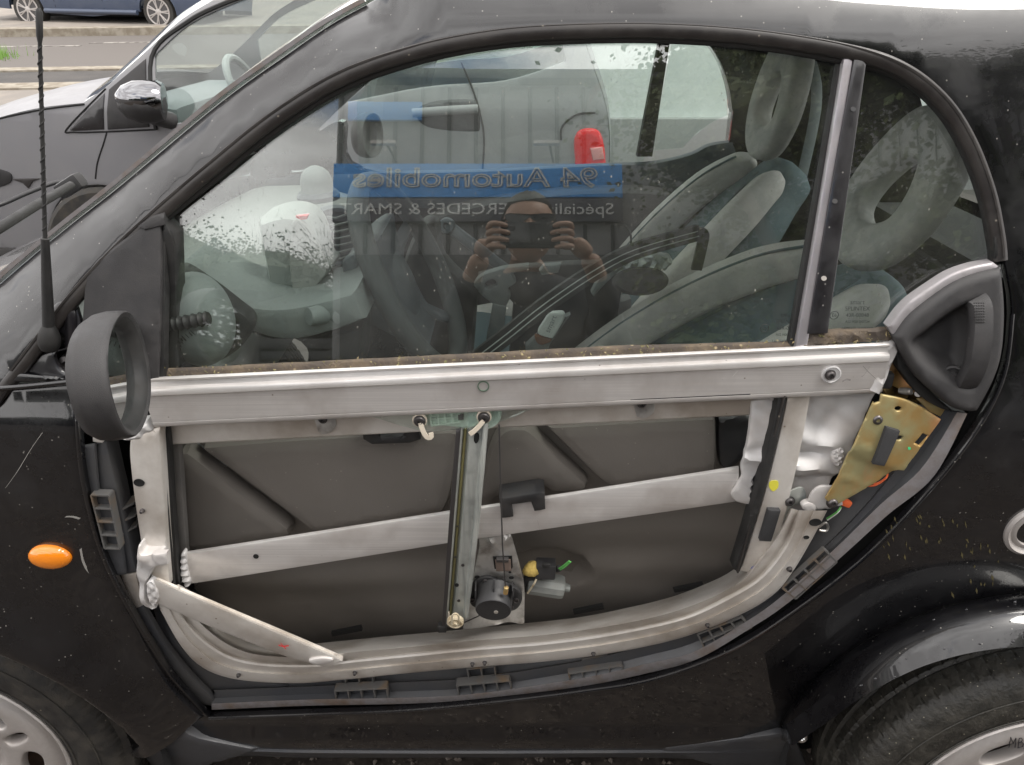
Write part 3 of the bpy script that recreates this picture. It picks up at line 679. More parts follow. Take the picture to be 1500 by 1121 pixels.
# ---- cross bar
cb = panel('cross_bar', W(C((268, 812), (655, 752), (1083, 686), (1086, 735), (655, 797), (276, 857)), .040), M['alu'], car, off=.040, thick=.006, r=.003, grid=.025, disp=lambda x, z: 0 * x)
lathe('bar_hole', [(.004, 0), (.004, .0008), (.0001, .0006)], P(375, 815, .0395), (0, -1, 0), M['black'], cb, 14)
panel('bar_weld', W([(264, 815), (271, 812), (274, 832), (279, 856), (270, 860), (264, 845)], .036), M['cast'], cb, off=.036, thick=.01, r=.004, grid=.005, disp=lambda x, z: .002 * np.sin(z * 500))
mark('bar_scratch', [(787, 762), (790, 772), (791, 779)], .0003, M['scuff'], .0385)

# ---- hinge bracket and bent lower knuckle
brk = panel('hinge_bracket', W([(201, 804), (205, 800), (209, 809), (223, 811), (235, 811), (238, 818), (237, 826), (228, 830), (220, 842), (214, 856), (215, 875), (222, 888), (228, 892), (215, 892), (207, 880), (202, 860), (200, 835)], -.004), M['cast'], car, off=-.004, thick=.03, r=.007, grid=.005, disp=lambda x, z: -.004 + .0035 * np.sin(x * 180 + 2) * np.sin(z * 120) + .0004 * np.sin(x * 500) * np.sin(z * 410))
panel('bracket_strap', W([(222, 812, 'c'), (244, 810, 'c'), (247, 826, 'c'), (236, 828), (226, 824, 'c')], -.006), M['cast'], brk, off=-.008, thick=.01, r=.003, grid=.006)
panel('hinge_tab', W(C((176, 842), (199, 840), (210, 888), (197, 893)), .018), M['alud'], car, off=.018, thick=.006, r=.002, grid=.01)
panel('hinge_tab', W(C((135, 629), (158, 640), (149, 650), (135, 648)), .012), M['alud'], car, off=.012, thick=.006, r=.002, grid=.01)

# ---- lower rail: outer face, groove, ridge, shelf
LO = [(226, 862), (232, 885), (240, 903), (267, 949), (300, 980), (350, 996), (433, 1001), (500, 996), (600, 986), (700, 977), (800, 969), (900, 956), (1000, 934), (1086, 900), (1132, 872), (1156, 845), (1183, 802), (1212, 748)]
LI = [(252, 858), (256, 872), (267, 903), (293, 933), (333, 960), (383, 972), (460, 974), (520, 967), (600, 959), (700, 949), (800, 941), (900, 927), (1000, 905), (1060, 878), (1108, 850), (1138, 818), (1158, 785), (1171, 748)]
LR = [(262, 856), (268, 876), (284, 902), (310, 928), (345, 950), (390, 961), (460, 962), (520, 955), (600, 948), (700, 938), (800, 930), (900, 916), (985, 897), (1050, 872), (1092, 846), (1124, 808), (1146, 775), (1160, 745)]
LS = [(290, 872), (305, 893), (330, 915), (355, 935), (385, 945), (430, 946), (480, 941), (560, 933), (660, 924), (760, 914), (850, 904), (930, 888), (985, 874), (1035, 855), (1072, 836), (1108, 803), (1133, 772), (1150, 743)]
def pc(l, o, n=110): return ppath(l, o, n=n)
lrail = loft('lower_rail', [pc(LO, .050), pc(LO, .006), .9 * pc(LO, .002) + .1 * pc(LI, .002), .52 * pc(LO, .002) + .48 * pc(LI, .002), .5 * pc(LO, .0045) + .5 * pc(LI, .0045), .12 * pc(LO, .003) + .88 * pc(LI, .003), pc(LI, .005), pc(LI, .011), .8 * pc(LI, .012) + .2 * pc(LR, .012), .2 * pc(LI, .005) + .8 * pc(LR, .005), pc(LR, .002), pc(LR, .007), pc(LS, .085), pc(LS, .12)], M['alud'], car, n=110, angle=32)
for q, r_ in (((350, 988), 4), ((520, 985), 4), ((692, 972), 4), ((710, 970), 4), ((869, 957), 4), ((1036, 915), 4), ((1156, 833), 5)): bolt(lrail, q[0], q[1], .002, r_, name='rivet', m=M['darksteel'])
for q, a, b in (((1194, 765), .0072, .0052), ((1181, 787), .0034, .0024)):
    lathe('rail_eyelet', [(a * 1.15, 0), (a * 1.15, .0012), (a, .001), (.0001, .0006)], P(q[0], q[1], .002), (0, -1, 0), M['black'], lrail, 18, sy=.7)

# ---- diagonal brace (a folded tube)
BT = [(222, 842), (267, 861), (333, 889), (433, 931), (503, 961)]
BM = [(226, 849), (270, 869), (335, 897), (433, 939), (502, 968)]
BL = [(229, 884), (275, 904), (340, 931), (420, 962), (480, 978)]
n_ = 60
brace = loft('diagonal_brace', [pc(BT, .022, n_), pc(BT, .004, n_), .5 * pc(BT, .003, n_) + .5 * pc(BM, .003, n_), .12 * pc(BT, -.004, n_) + .88 * pc(BM, -.004, n_), pc(BM, -.006, n_), .9 * pc(BM, -.007, n_) + .1 * pc(BL, -.007, n_), .08 * pc(BM, -.006, n_) + .92 * pc(BL, -.006, n_), pc(BL, -.003, n_), pc(BL, .018, n_)], M['alud'], car, n=60, closed=True, caps=True, angle=34)
panel('brace_weld', W([(214, 856), (222, 853), (228, 862), (232, 876), (226, 888), (218, 884), (214, 870)], -.010), M['cast'], brace, off=-.010, thick=.012, r=.004, grid=.004, disp=lambda x, z: .002 * np.sin(z * 420) * np.sin(x * 500))
panel('brace_weld', W([(452, 968), (470, 964), (487, 966), (484, 972), (460, 974)], -.010), M['cast'], brace, off=-.011, thick=.008, r=.004, grid=.004)
M['redmark'] = mat('red_marker', (.7, .03, .03), .6); M['bluemark'] = mat('blue_marker', (.03, .10, .65), .6); M['yellowmark'] = mat('yellow_marker', (.65, .60, .06), .6); M['greenmark'] = mat('green_dot', (.05, .55, .22), .6)
mark('red_mark', [(408, 945), (414, 947), (423, 946)], .0011, M['redmark'], -.0085, brace); mark('red_mark', [(411, 942), (415, 947), (419, 951)], .0012, M['redmark'], -.0086, brace)

# ---- sill channel plastics under the frame
SO_ = [(1417, 606), (1368, 698), (1301, 754), (1236, 813), (1155, 883), (1097, 922), (1023, 965), (950, 986), (850, 1006), (700, 1024), (600, 1031), (450, 1034), (310, 1040)]
SI_ = [(1402, 604), (1351, 685), (1292, 737), (1222, 805), (1141, 877), (1086, 915), (1016, 955), (950, 972), (850, 994), (700, 1016), (600, 1022), (450, 1025), (310, 1031)]
SR_ = [(1385, 600), (1335, 668), (1278, 738), (1210, 805), (1130, 869), (1060, 911), (1000, 934), (940, 950), (850, 972), (700, 997), (600, 1003), (450, 1009), (315, 1014)]
SB_ = [(1335, 590), (1270, 660), (1225, 730), (1165, 800), (1090, 862), (1020, 893), (960, 915), (900, 935), (820, 945), (700, 955), (600, 962), (450, 975), (290, 985)]
SG_ = [(1421, 609), (1373, 702), (1305, 758), (1240, 817), (1158, 888), (1100, 927), (1026, 969), (950, 990), (850, 1010), (700, 1028), (600, 1035), (450, 1038), (308, 1044)]
def pr(l, o, n=120): return ppath(l, o, n=n)
ch = loft('sill_channel', [pr(SI_, .012), .5 * pr(SI_, .022) + .5 * pr(SR_, .022), pr(SR_, .024), .9 * pr(SR_, .025) + .1 * pr(SB_, .025), .85 * pr(SR_, .034) + .15 * pr(SB_, .034), pr(SB_, .055), pr(SB_, .10)], M['sillplastic'], car, n=120, angle=25)
loft('sill_flange', [pr(SO_, .02), pr(SO_, .008), pr(SI_, .009), pr(SI_, .02)], M['flange'], car, n=120)
loft('opening_gap', [pr(OPEN_R, .004), pr(OPEN_R, .03), pr(SO_, .035)], M['black'], car, n=120)
sweep('body_edge', pr(OPEN_R[1:], -.001), [(b * .6, n * .6) for b, n in circ(.0045, 8)], M['paint'], car)
# clip grids
def ribs(parent, P0, P1, Q0, Q1, nu, nv, off, dep=.012, name='clip_grid', m=None):
    """lattice of thin ribs between corner pixels P0-P1 (top) and Q0-Q1 (bottom)"""
    parts = []
    def rib(a, b):
        A = P(a[0], a[1], off); B = P(b[0], b[1], off); d = (B - A).normalized(); s_ = Vector((0, 1, 0)); w = d.cross(s_).normalized() * .0011
        v = [A + w, B + w, B - w, A - w]; v = v + [q + s_ * dep for q in v]
        return ob('r', v, [(0, 1, 2, 3), (4, 7, 6, 5), (0, 4, 5, 1), (1, 5, 6, 2), (2, 6, 7, 3), (3, 7, 4, 0)], m or M['sillplastic'], None, smooth=False)
    lp = lambda a, b, t: (a[0] + (b[0] - a[0]) * t, a[1] + (b[1] - a[1]) * t)
    for i in range(nu + 1): parts.append(rib(lp(P0, P1, i / nu), lp(Q0, Q1, i / nu)))
    for j in range(nv + 1): parts.append(rib(lp(P0, Q0, j / nv), lp(P1, Q1, j / nv)))
    for q in parts: recalc(q)
    return join_parts(name, parts, parent=parent)
M['rib'] = mat('rib_plastic', (.11, .108, .105), .45, var=(40, (.15, .11, .075), .5, .7))
ribs(ch, (505, 995), (545, 992), (509, 1013), (548, 1010), 2, 1, .026, .010, 'clip_grid', M['rib']); ribs(ch, (490, 1013), (566, 1009), (494, 1031), (569, 1027), 4, 1, .012, .016, 'clip_grid', M['rib'])
ribs(ch, (684, 981), (724, 977), (689, 1005), (727, 999), 2, 1, .026, .010, 'clip_grid', M['rib']); ribs(ch, (669, 1005), (746, 998), (673, 1021), (750, 1013), 4, 1, .012, .016, 'clip_grid', M['rib'])
ribs(ch, (853, 967), (890, 961), (855, 988), (895, 981), 2, 1, .026, .010, 'clip_grid', M['rib']); ribs(ch, (833, 988), (911, 976), (838, 1006), (917, 993), 4, 1, .012, .016, 'clip_grid', M['rib'])
ribs(ch, (1022, 930), (1086, 905), (1034, 955), (1101, 920), 4, 2, .010, .008, 'clip_grid', M['rib']); ribs(ch, (1146, 862), (1208, 806), (1166, 878), (1226, 824), 4, 2, .008, .008, 'clip_grid', M['rib'])
for q in ((580, 1024), (755, 1010), (915, 990), (1080, 925)): pass
# front lower trim plate
panel('front_trim', W([(195, 896, 'c'), (209, 888, 'c'), (222, 912), (246, 950), (280, 992), (306, 1018, 'c'), (320, 1036, 'c'), (297, 1033, 'c'), (252, 990), (218, 937)], .016), M['sillplastic'], car, off=.016, thick=.01, r=.002, grid=.015)
panel('front_trim_inner', W([(208, 890, 'c'), (240, 905, 'c'), (275, 960), (345, 996, 'c'), (420, 1006, 'c'), (420, 1030, 'c'), (310, 1036, 'c'), (270, 985), (230, 930)], .030), M['sillplastic'], car, off=.030, thick=.008, r=.003, grid=.02, disp=lambda x, z: .02 * smooth((z - .52) / .08))
# hinge side bracket of black plastic with cells
hb1 = panel('hinge_cover', W(C((121, 655), (138, 652), (144, 724), (160, 724), (178, 800), (184, 842), (167, 844), (146, 778), (133, 730)), .010), M['sillplastic'], car, off=.010, thick=.006, r=.0015, grid=.012, holes=[])
panel('hinge_cover_side', W(C((138, 652), (155, 645), (172, 720), (200, 838), (184, 842), (160, 724), (144, 724)), .018), M['sillplastic'], car, off=.018, thick=.03, r=.002, grid=.015)
ribs(hb1, (133, 726), (159, 727), (153, 804), (175, 805), 1, 4, .000, .014, 'clip_cells', M['rib'])
for a, b in (((162, 755), (196, 738)), ((167, 770), (198, 756)), ((172, 787), (200, 771))):
    A = P(a[0], a[1], .012); B = P(b[0], b[1], .03); w = Vector((0, 0, .0012)); s_ = Vector((0, .03, 0))
    v = [A + w, B + w, B - w, A - w]; v = v + [q + s_ for q in v]
    recalc(ob('clip_rib', v, [(0, 1, 2, 3), (4, 7, 6, 5), (0, 4, 5, 1), (1, 5, 6, 2), (2, 6, 7, 3), (3, 7, 4, 0)], M['rib'], hb1, smooth=False))
# front pillar in the shut: black painted wall behind the hinge area
panel('hinge_pillar', W(C((100, 545), (262, 545), (282, 870), (250, 905), (330, 1030), (300, 1052), (240, 985), (180, 895), (140, 800), (118, 700)), .09), M['paint'], car, off=.10, thick=.02, r=0, grid=.04)

# ---- inner door card and its pads
RCX, RCZ = XZ(800, 852, .12)
panel('door_card', W([(244, 600, 'c'), (1120, 560, 'c'), (1115, 640), (1150, 760), (1085, 850), (1010, 890), (900, 925), (760, 945), (560, 955), (400, 965), (300, 900), (265, 850, 'c')], .125), M['card'], car, off=.125, thick=.02, r=0, grid=.014,
      disp=lambda x, z: .025 * smooth((.70 - z) / .10) - gauss(x, z, -.35, .57, .22, .035, .016) - gauss(x, z, .2, .60, .16, .03, .012) + .030 * smooth((1 - np.hypot((x - RCX) / .082, (z - RCZ) / .052)) / .28))
pd = dict(thick=.03, r=.015, grid=.012, round_back=False)
panel('door_card_pad', W([(257, 672), (260, 660), (272, 659), (284, 664), (350, 716), (418, 766), (425, 776), (418, 786), (340, 800), (290, 806), (272, 800), (265, 780)], .10), M['card'], car, off=.092, **pd)
panel('door_card_pad', W([(288, 652, 'c'), (400, 642, 'c'), (530, 634, 'c'), (580, 632, 'c'), (672, 628, 'c'), (668, 690), (656, 738), (636, 753), (560, 766), (474, 780), (456, 776), (440, 764), (360, 704)], .098), M['card'], car, off=.090, **pd)
panel('door_card_pad', W([(738, 628), (760, 624), (779, 630), (820, 668), (858, 703), (860, 712), (852, 718), (812, 721), (790, 711), (760, 718), (731, 728), (708, 742), (700, 735), (712, 680), (722, 648)], .098), M['card'], car, off=.090, **pd)
panel('door_card_pad', W([(796, 622, 'c'), (930, 614, 'c'), (1048, 608, 'c'), (1050, 650), (1048, 686), (1036, 695), (970, 706), (912, 714), (890, 710), (872, 697), (830, 656)], .098), M['card'], car, off=.090, **pd)
panel('door_card_block', W([(1052, 608, 'c'), (1100, 602, 'c'), (1100, 640), (1086, 676), (1056, 684)], .11), mat('smooth_black_plastic', (.03, .03, .031), .3, dust=(20, (.08, .075, .07), .3)), car, off=.11, thick=.02, r=.006, grid=.01, disp=lambda x, z: -.006 * np.exp(-((z - .895) / .006) ** 2))
# clips hooked over the bars
clip = mat('clip_black', (.018, .018, .019), .4, dust=(40, (.08, .07, .06), .3))
c1 = panel('card_clip', W(C((528, 622), (548, 622), (556, 640), (590, 640), (592, 628), (614, 630), (616, 645), (600, 650), (545, 652), (532, 645)), .062), clip, car, off=.062, thick=.03, r=.003, grid=.008)
c2 = panel('card_clip', W(C((731, 731), (790, 722), (798, 724), (799, 747), (783, 750), (778, 736), (749, 740), (752, 758), (735, 760)), .030), clip, car, off=.030, thick=.035, r=.002, grid=.008)
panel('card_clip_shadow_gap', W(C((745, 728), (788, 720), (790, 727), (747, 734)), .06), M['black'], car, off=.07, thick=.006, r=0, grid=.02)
for q in ((505, 934), (862, 902), (1010, 870)):
    panel('card_slot', W(C((q[0] - 22, q[1] + 0), (q[0] + 22, q[1] - 9), (q[0] + 24, q[1] - 3), (q[0] - 20, q[1] + 5)), .09), M['black'], car, off=.10, thick=.006, r=0, grid=.02)

# ---- window lift: rail, plate, drum, motor, cable
RL = [(668, 630), (658, 760), (647, 918)]; RRt = [(716, 620), (704, 750), (686, 905)]
def mixp(t, off): return (1 - t) * pc(RL, off, 24) + t * pc(RRt, off, 24)
lift = loft('lift_rail', [mixp(0, .045), mixp(0, .020), mixp(.06, .018), mixp(.20, .020), mixp(.22, .030), mixp(.36, .031), mixp(.40, .024), mixp(.44, .022), mixp(.78, .022), mixp(.82, .018), mixp(.84, .014), mixp(.90, .013), mixp(.98, .015), mixp(1, .02), mixp(1, .045)], M['zinc'], car, n=24, closed=True, caps=True, angle=30)
panel('rail_edge', [(p[0], p[2]) for p in mixp(.0, .016)] + [(p[0], p[2]) for p in mixp(.15, .016)][::-1], M['darksteel'], lift, off=.014, thick=.004, r=.001, grid=.02)
tube('grease_line', mixp(.29, .029), .0022, mat('grease', (.20, .18, .08), .4), lift, seg=6)
def slot(par, pts, off, m='black', th=.0015): return panel('slot', W(pts, off, True, 3), M[m], par, off=off, thick=th, r=0, grid=.01)
slot(lift, [(699, 634), (702, 638), (701, 646), (697, 650), (694, 645), (695, 637)], .0213)
for q, a in (((669, 857), 4), ((678, 828), 3), ((672, 880), 3), ((667, 816), 2.4), ((670, 771), 2), ((660, 820), 1.5)):
    lathe('rail_dimple', [(a / 1250, 0), (a / 1250, .0008), (.0001, .0006)], P(q[0], q[1], .0215), (0, -1, 0), M['black'] if a > 3.5 else M['darksteel'], lift, 12)
plate = panel('motor_plate', W([(700, 778), (716, 770), (735, 769), (746, 776), (754, 800), (762, 830), (768, 860), (768, 912, 'c'), (740, 912), (700, 918), (678, 920, 'c'), (690, 850, 'c'), (702, 800)], .050), M['zincd'], car, off=.050, thick=.003, r=.0012, grid=.006,
      disp=lambda x, z: -gauss(x, z, -.030, .735, .004, .010, .006, .4) - gauss(x, z, -.008, .735, .004, .010, .006, -.3) + .004 * smooth((z - .742) / .006) - .004 * smooth((np.hypot((x + .01), (z - .61)) - .05) / .006) - gauss(x, z, -.018, .675, .012, .006, .004))
for q, a in (((734, 777), 6), ((713, 781), 5)):
    lathe('plate_dimple', [(a / 1100, 0), (a / 1100, .0022), (a / 1500, .0030), (a / 2600, .0006), (.0001, .0006)], P(q[0], q[1], .049), (0, -1, 0), M['zincd'], plate, 20)
for q, a in (((699, 845), 4.6), ((749, 846), 4.4), ((747, 838), 2.6)):
    lathe('plate_hole', [(a / 1150, 0), (a / 1150, .0012), (.0001, .001)], P(q[0], q[1], .0455), (0, -1, 0), M['black'], plate, 16, sy=.7)
panel('plate_window', W(C((722, 815), (750, 814), (751, 830), (747, 836), (725, 836)), .046), M['black'], plate, off=.0445, thick=.0015, r=0, grid=.01)
panel('plate_guide', W(C((725, 820), (748, 819), (749, 836), (727, 837)), .044), mat('brown_plastic', (.16, .12, .10), .4), plate, off=.0425, thick=.0018, r=.0008, grid=.006)
rbox('plate_guide_cap', P(736, 820, .040), (.018, .008, .005), M['darksteel'], plate, bev=.001)
# drum housing
drum = panel('drum_housing', W([(690, 862), (700, 850), (716, 846), (728, 852), (745, 858), (760, 866), (765, 878), (758, 892), (742, 896), (700, 892), (688, 882)], .040), M['plastic'], car, off=.040, thick=.008, r=.002, grid=.006)
dc = P(724, 876, .030)
lathe('drum', [(.0295, -.012), (.0275, .0), (.0265, .020), (.0255, .0215), (.0001, .0215)], dc, (-.05, -1, -.25), M['plastic'], drum, 40)
dcf = dc + Vector((-.05, -1, -.25)).normalized() * .0217
lathe('drum_screw', [(.0032, -.001), (.0032, .0006), (.0001, .0009)], dcf + Vector((.004, 0, -.003)), (-.05, -1, -.25), M['alud'], drum, 12)
for q in ((711, 852), (692, 878), (756, 879), (748, 889)):
    lathe('drum_rivet', [(.0042, 0), (.0042, .0026), (.0032, .003), (.0026, .001), (.0001, .001)], P(q[0], q[1], .038), (0, -1, 0), M['bolt'], drum, 16)
for a0 in (0, 1, 2):
    p0 = dc + Vector((-.027 + .027 * a0, -.004, .022 - .004 * abs(a0 - 1))); rbox('drum_fin', p0, (.0018, .022, .018), M['plastic'], drum, bev=.0005)
# cable and lower guide
tube('lift_cable', [P(731, 622, .020), P(733, 700, .012), P(736, 800, .010), P(741, 868, .014)], .0010, M['darksteel'], car, seg=6)
tube('lift_cable', [P(680, 912, .020), P(700, 903, .022), P(715, 892, .024)], .0011, M['darksteel'], car, seg=6)
lathe('cable_ferrule', [(.0035, -.006), (.0035, .006), (.0001, .007)], P(741, 865, .012), (.1, -.1, 1), M['gold'], car, 10)
pul = lathe('cable_pulley', [(.0125, -.003), (.0125, .002), (.010, .004), (.009, .002), (.004, .002), (.0035, .007), (.0001, .007)], P(667, 911, .008), (0, -1, -.15), M['cream'], car, 24)
sweep('pulley_clip', sp3([P(663, 915, -.002), P(662, 903, -.004), P(667, 899, -.005), P(672, 903, -.004), P(671, 915, -.002)]), circ(.0015, 6), M['cream'], pul)
rbox('rail_foot', P(648, 919, .018), (.013, .012, .012), M['rubber'], car, bev=.002)
rbox('rail_foot_clip', P(655, 900, .024), (.008, .006, .010), M['white'], car, bev=.002)
# motor with connector and tape
mo = P(803, 857, .075)
M['motorgrey'] = mat('motor_casing', (.17, .18, .17), .5, metal=.3, dust=(60, (.3, .29, .27), .5))
motor = lathe('lift_motor', [(.012, -.034), (.0195, -.032), (.0205, -.028), (.0205, .018), (.0185, .024), (.008, .026), (.007, .034), (.0001, .034)], mo, (1, -.05, -.16), M['motorgrey'], car, 12, ex=(0, 0, 1), sy=.85, angle=25)
con = rbox('connector', P(799, 833, .062), (.030, .022, .026), M['plastic'], motor, rot=Matrix.Rotation(.05, 3, 'Y'), bev=.003)
rbox('connector_latch', P(800, 828, .048), (.012, .006, .006), M['rubber'], motor, bev=.001)
tb = []
for i in range(7): tb.append((rng.uniform(-.004, .004), rng.uniform(-.004, .004), rng.uniform(-.006, .006)))
lathe('foam_wrap', [(.007, -.012), (.011, -.008), (.0125, 0), (.009, .008), (.004, .014)], P(779, 834, .060), (-1, 0, -.5), M['yellowgrease'], motor, 9)
tube('connector_tail', sp3([P(810, 832, .062), P(816, 834, .060), P(820, 832, .058)]), .005, M['rubber'], motor)
tube('green_wire', sp3([P(817, 834, .058), P(825, 829, .050), P(834, 822, .046)]), .0013, M['wiregreen'], motor, seg=6); tube('green_wire', sp3([P(818, 836, .058), P(827, 831, .050), P(836, 823, .046)]), .0012, M['wiregreen'], motor, seg=6)
tube('cable_tie', sp3([P(786, 848, .052), P(782, 856, .050), P(773, 869, .055)]), .0016, M['cream'], motor, seg=6)
rbox('motor_neck', P(776, 852, .075), (.02, .02, .03), M['plastic'], motor, bev=.004)
# glass carrier: ribbed plastic shoe on the glass foot
car_m = mat('carrier_plastic', (.62, .72, .64), .5)
shoe = panel('glass_carrier', W([(612, 606, 'c'), (735, 598, 'c'), (733, 616), (722, 628), (700, 632), (676, 628), (640, 625), (614, 622)], .028), car_m, car, off=.030, thick=.010, r=.002, grid=.008)
ribs(shoe, (630, 606), (672, 604), (632, 624), (674, 619), 4, 2, .026, .006, 'carrier_ribs', car_m)
slot(shoe, [(671, 608, 'c'), (679, 607, 'c'), (679, 615, 'c'), (671, 616, 'c')], .0255, 'darksteel')
for bx, by, tail in ((615, 615, [(616, 620), (620, 632), (626, 641), (632, 640), (631, 634)]), (709, 610, [(708, 616), (702, 624), (694, 632), (688, 636)])):
    w_ = lathe('carrier_washer', [(.0098, 0), (.0098, .0022), (.0088, .003), (.0001, .003)], P(bx, by, .018), (0, -1, 0), M['white'], car, 26)
    lathe('carrier_bolt', [(.0080, .003), (.0080, .0045), (.0062, .0072), (.0030, .0078), (.0028, .0045), (.0001, .0045)], P(bx, by, .018), (0, -1, 0), M['darksteel'], w_, 20)
    sweep('clip_tail', ppath(tail, .012, n=14), [(-.003, -.0012), (.003, -.0012), (.003, .0012), (-.003, .0012)], M['white'], w_)

# ---- rear guide channel
rg = panel('rear_guide', W(C((1155, 577), (1189, 573), (1126, 842), (1084, 838)), .020), M['alud'], car, off=.020, thick=.02, r=.003, grid=.015)
panel('guide_rubber', W(C((1141, 578), (1155, 577), (1084, 840), (1075, 836)), .016), M['rubber'], rg, off=.016, thick=.024, r=.003, grid=.015)
sweep('guide_lip', ppath(C((1149, 578), (1080, 838)), .012, n=20), [(-.001, -.003), (.001, -.003), (.001, .003), (-.001, .003)], M['sealshine'], rg)
panel('foam_pad', W(C((1124, 744), (1142, 745), (1128, 790), (1111, 789)), .018), M['foam'], rg, off=.012, thick=.008, r=.001, grid=.01)
panel('yellow_mark', W([(1128, 706), (1139, 705), (1140, 714), (1133, 720), (1127, 714)], .019), M['yellowmark'], rg, off=.0192, thick=.0006, r=0, grid=.01)
mark('blue_mark', [(1100, 833), (1105, 829), (1110, 832), (1110, 837)], .0008, M['bluemark'], .0190, rg)
# ---- pressed inner sheet at the lock side
sheet = panel('lock_side_sheet', W([(1102, 590, 'c'), (1130, 577, 'c'), (1286, 574, 'c'), (1276, 592, 'c'), (1272, 600, 'c'), (1228, 700, 'c'), (1212, 732, 'c'), (1230, 742, 'c'), (1222, 752, 'c'), (1160, 760, 'c'), (1120, 742, 'c'), (1080, 737, 'c'), (1072, 725), (1086, 700), (1086, 680), (1096, 640)], .034), M['cast'], car, off=.034, thick=.006, r=.003, grid=.0065,
    disp=lambda x, z: .012 * smooth((.925 - z) / .012) * (x < .30) - gauss(x, z, .405, .905, .045, .010, .010, -.25) + gauss(x, z, .385, .94, .04, .02, .007, -.7) - gauss(x, z, .39, .868, .04, .007, .010, -.15) + gauss(x, z, .38, .887, .035, .007, .010, -.1) - gauss(x, z, .31, .88, .03, .006, .006) + .010 * smooth((.855 - z) / .01) * (x > .33) + .0022 * np.sin(x * 110 + 3 * np.sin(z * 60)) * np.sin(z * 90 + 40 * x) - gauss(x, z, .36, .925, .02, .03, .006, .5) + gauss(x, z, .42, .93, .012, .03, .006, -.5) - gauss(x, z, .345, .885, .012, .008, .006))
panel('sheet_weld', W([(1221, 664), (1230, 657), (1238, 662), (1236, 675), (1228, 685), (1220, 678)], .026), M['cast'], sheet, off=.026, thick=.01, r=.004, grid=.003, disp=lambda x, z: .002 * np.sin(x * 700) * np.sin(z * 800))
panel('sheet_weld', W([(1176, 744), (1186, 738), (1197, 743), (1196, 751), (1182, 753)], .010), M['cast'], sheet, off=.012, thick=.01, r=.004, grid=.003)
panel('sheet_weld', W([(1126, 579), (1148, 578), (1147, 586), (1130, 588)], .030), M['cast'], sheet, off=.030, thick=.008, r=.003, grid=.004)
panel('catch_plate', W([(1150, 720, 'c'), (1172, 712), (1180, 722), (1176, 736), (1162, 742), (1163, 752), (1156, 766), (1136, 768, 'c'), (1145, 745)], .030), M['zinc'], car, off=.026, thick=.003, r=.001, grid=.008, disp=lambda x, z: .004 * smooth((.015 - np.abs(z - .80)) / .01))
bolt(sheet, 1156, 734, .022, 9, m=M['darksteel'])
panel('lock_foot', W([(1184, 738, 'c'), (1192, 722), (1206, 714), (1232, 716, 'c'), (1236, 742, 'c'), (1200, 748, 'c')], .012), M['cast'], car, off=.014, thick=.004, r=.0015, grid=.008)
tube('lock_loop', sp3([P(1199, 773, .03), P(1209, 766, .03), P(1213, 772, .032), P(1210, 778, .03), P(1200, 777, .03)]), .0018, M['zincd'], car, seg=6)
# ---- gold lock plate
lp = panel('lock_plate', W([(1289, 576, 'c'), (1323, 583), (1350, 596), (1378, 614, 'c'), (1361, 637, 'c'), (1341, 665, 'c'), (1329, 681, 'c'), (1324, 689, 'c'), (1314, 688, 'c'), (1276, 712, 'c'), (1232, 737, 'c'), (1219, 744, 'c'), (1209, 731, 'c'), (1228, 699, 'c'), (1273, 597), (1279, 590), (1287, 587, 'c')], .006), M['gold'], car, off=.006, thick=.003, r=.0018, grid=.0065,
    holes=[W([(1314 + 5 * math.cos(t), 597 + 3.2 * math.sin(t)) for t in np.linspace(0, 5.5, 8)], .006, True, 2), W([(1316 + 5 * math.cos(t), 640 + 3.4 * math.sin(t)) for t in np.linspace(0, 5.5, 8)], .006, True, 2), W(C((1351, 634), (1359, 638), (1346, 652), (1339, 648)), .006)],
    disp=lambda x, z: -gauss(x, z, XZ(1269, 658)[0], XZ(1269, 658)[1], .012, .0028, .003, -.35) - gauss(x, z, XZ(1247, 706)[0], XZ(1247, 706)[1], .014, .0028, .003, -.35) - .004 * smooth((x * .45 + z - (XZ(1290, 687)[0] * .45 + XZ(1290, 687)[1])) / .004) + .0015 * smooth((x - z * .2 - (XZ(1333, 605)[0] - .2 * XZ(1333, 605)[1])) / .003))
panel('lock_body', W([(1293, 572), (1308, 524), (1330, 545), (1360, 585), (1392, 602), (1378, 616), (1340, 610)], .05), mat('dark_passivated', (.16, .11, .045), .4, metal=.7, var=(60, (.05, .035, .02), .45, .6)), car, off=.055, thick=.01, r=.002, grid=.01, disp=lambda x, z: .006 * np.sin(x * 190) * np.sin(z * 240))
panel('lock_flap', W(C((1300, 530), (1314, 527), (1346, 575), (1330, 580), (1290, 560)), .03), M['gold'], car, off=.034, thick=.003, r=.001, grid=.008, disp=lambda x, z: .01 * np.sin(x * 90))
panel('lock_gusset', W(C((1344, 586), (1366, 582), (1388, 598), (1379, 612), (1362, 604)), .02), M['gold'], car, off=.022, thick=.003, r=.001, grid=.008)
lathe('lock_pin', [(.004, 0), (.005, .008), (.004, .016), (.0001, .017)], P(1318, 572, .03), (.4, -.6, .2), M['zincd'], lp, 12); lathe('lock_pin', [(.004, 0), (.005, .008), (.004, .014), (.0001, .015)], P(1346, 575, .03), (-.4, -.6, .2), M['cast'], lp, 12)
rbox('lock_block', P(1296, 556, .022), (.018, .014, .022), M['plastic'], lp, bev=.004)
bolt(lp, 1284, 614, .006, 10); bolt(lp, 1219, 736, .008, 10)
panel('foam_strip', W(C((1296, 623), (1316, 629), (1293, 680), (1276, 677)), .002), M['foam'], lp, off=-.004, thick=.010, r=.001, grid=.01)
panel('green_dot', W([(1330 + 2.2 * math.cos(t), 655 + 2 * math.sin(t)) for t in np.linspace(0, 5.5, 8)], .005, True, 2), M['greenmark'], lp, off=.0012, thick=.0006, r=0, grid=.01)
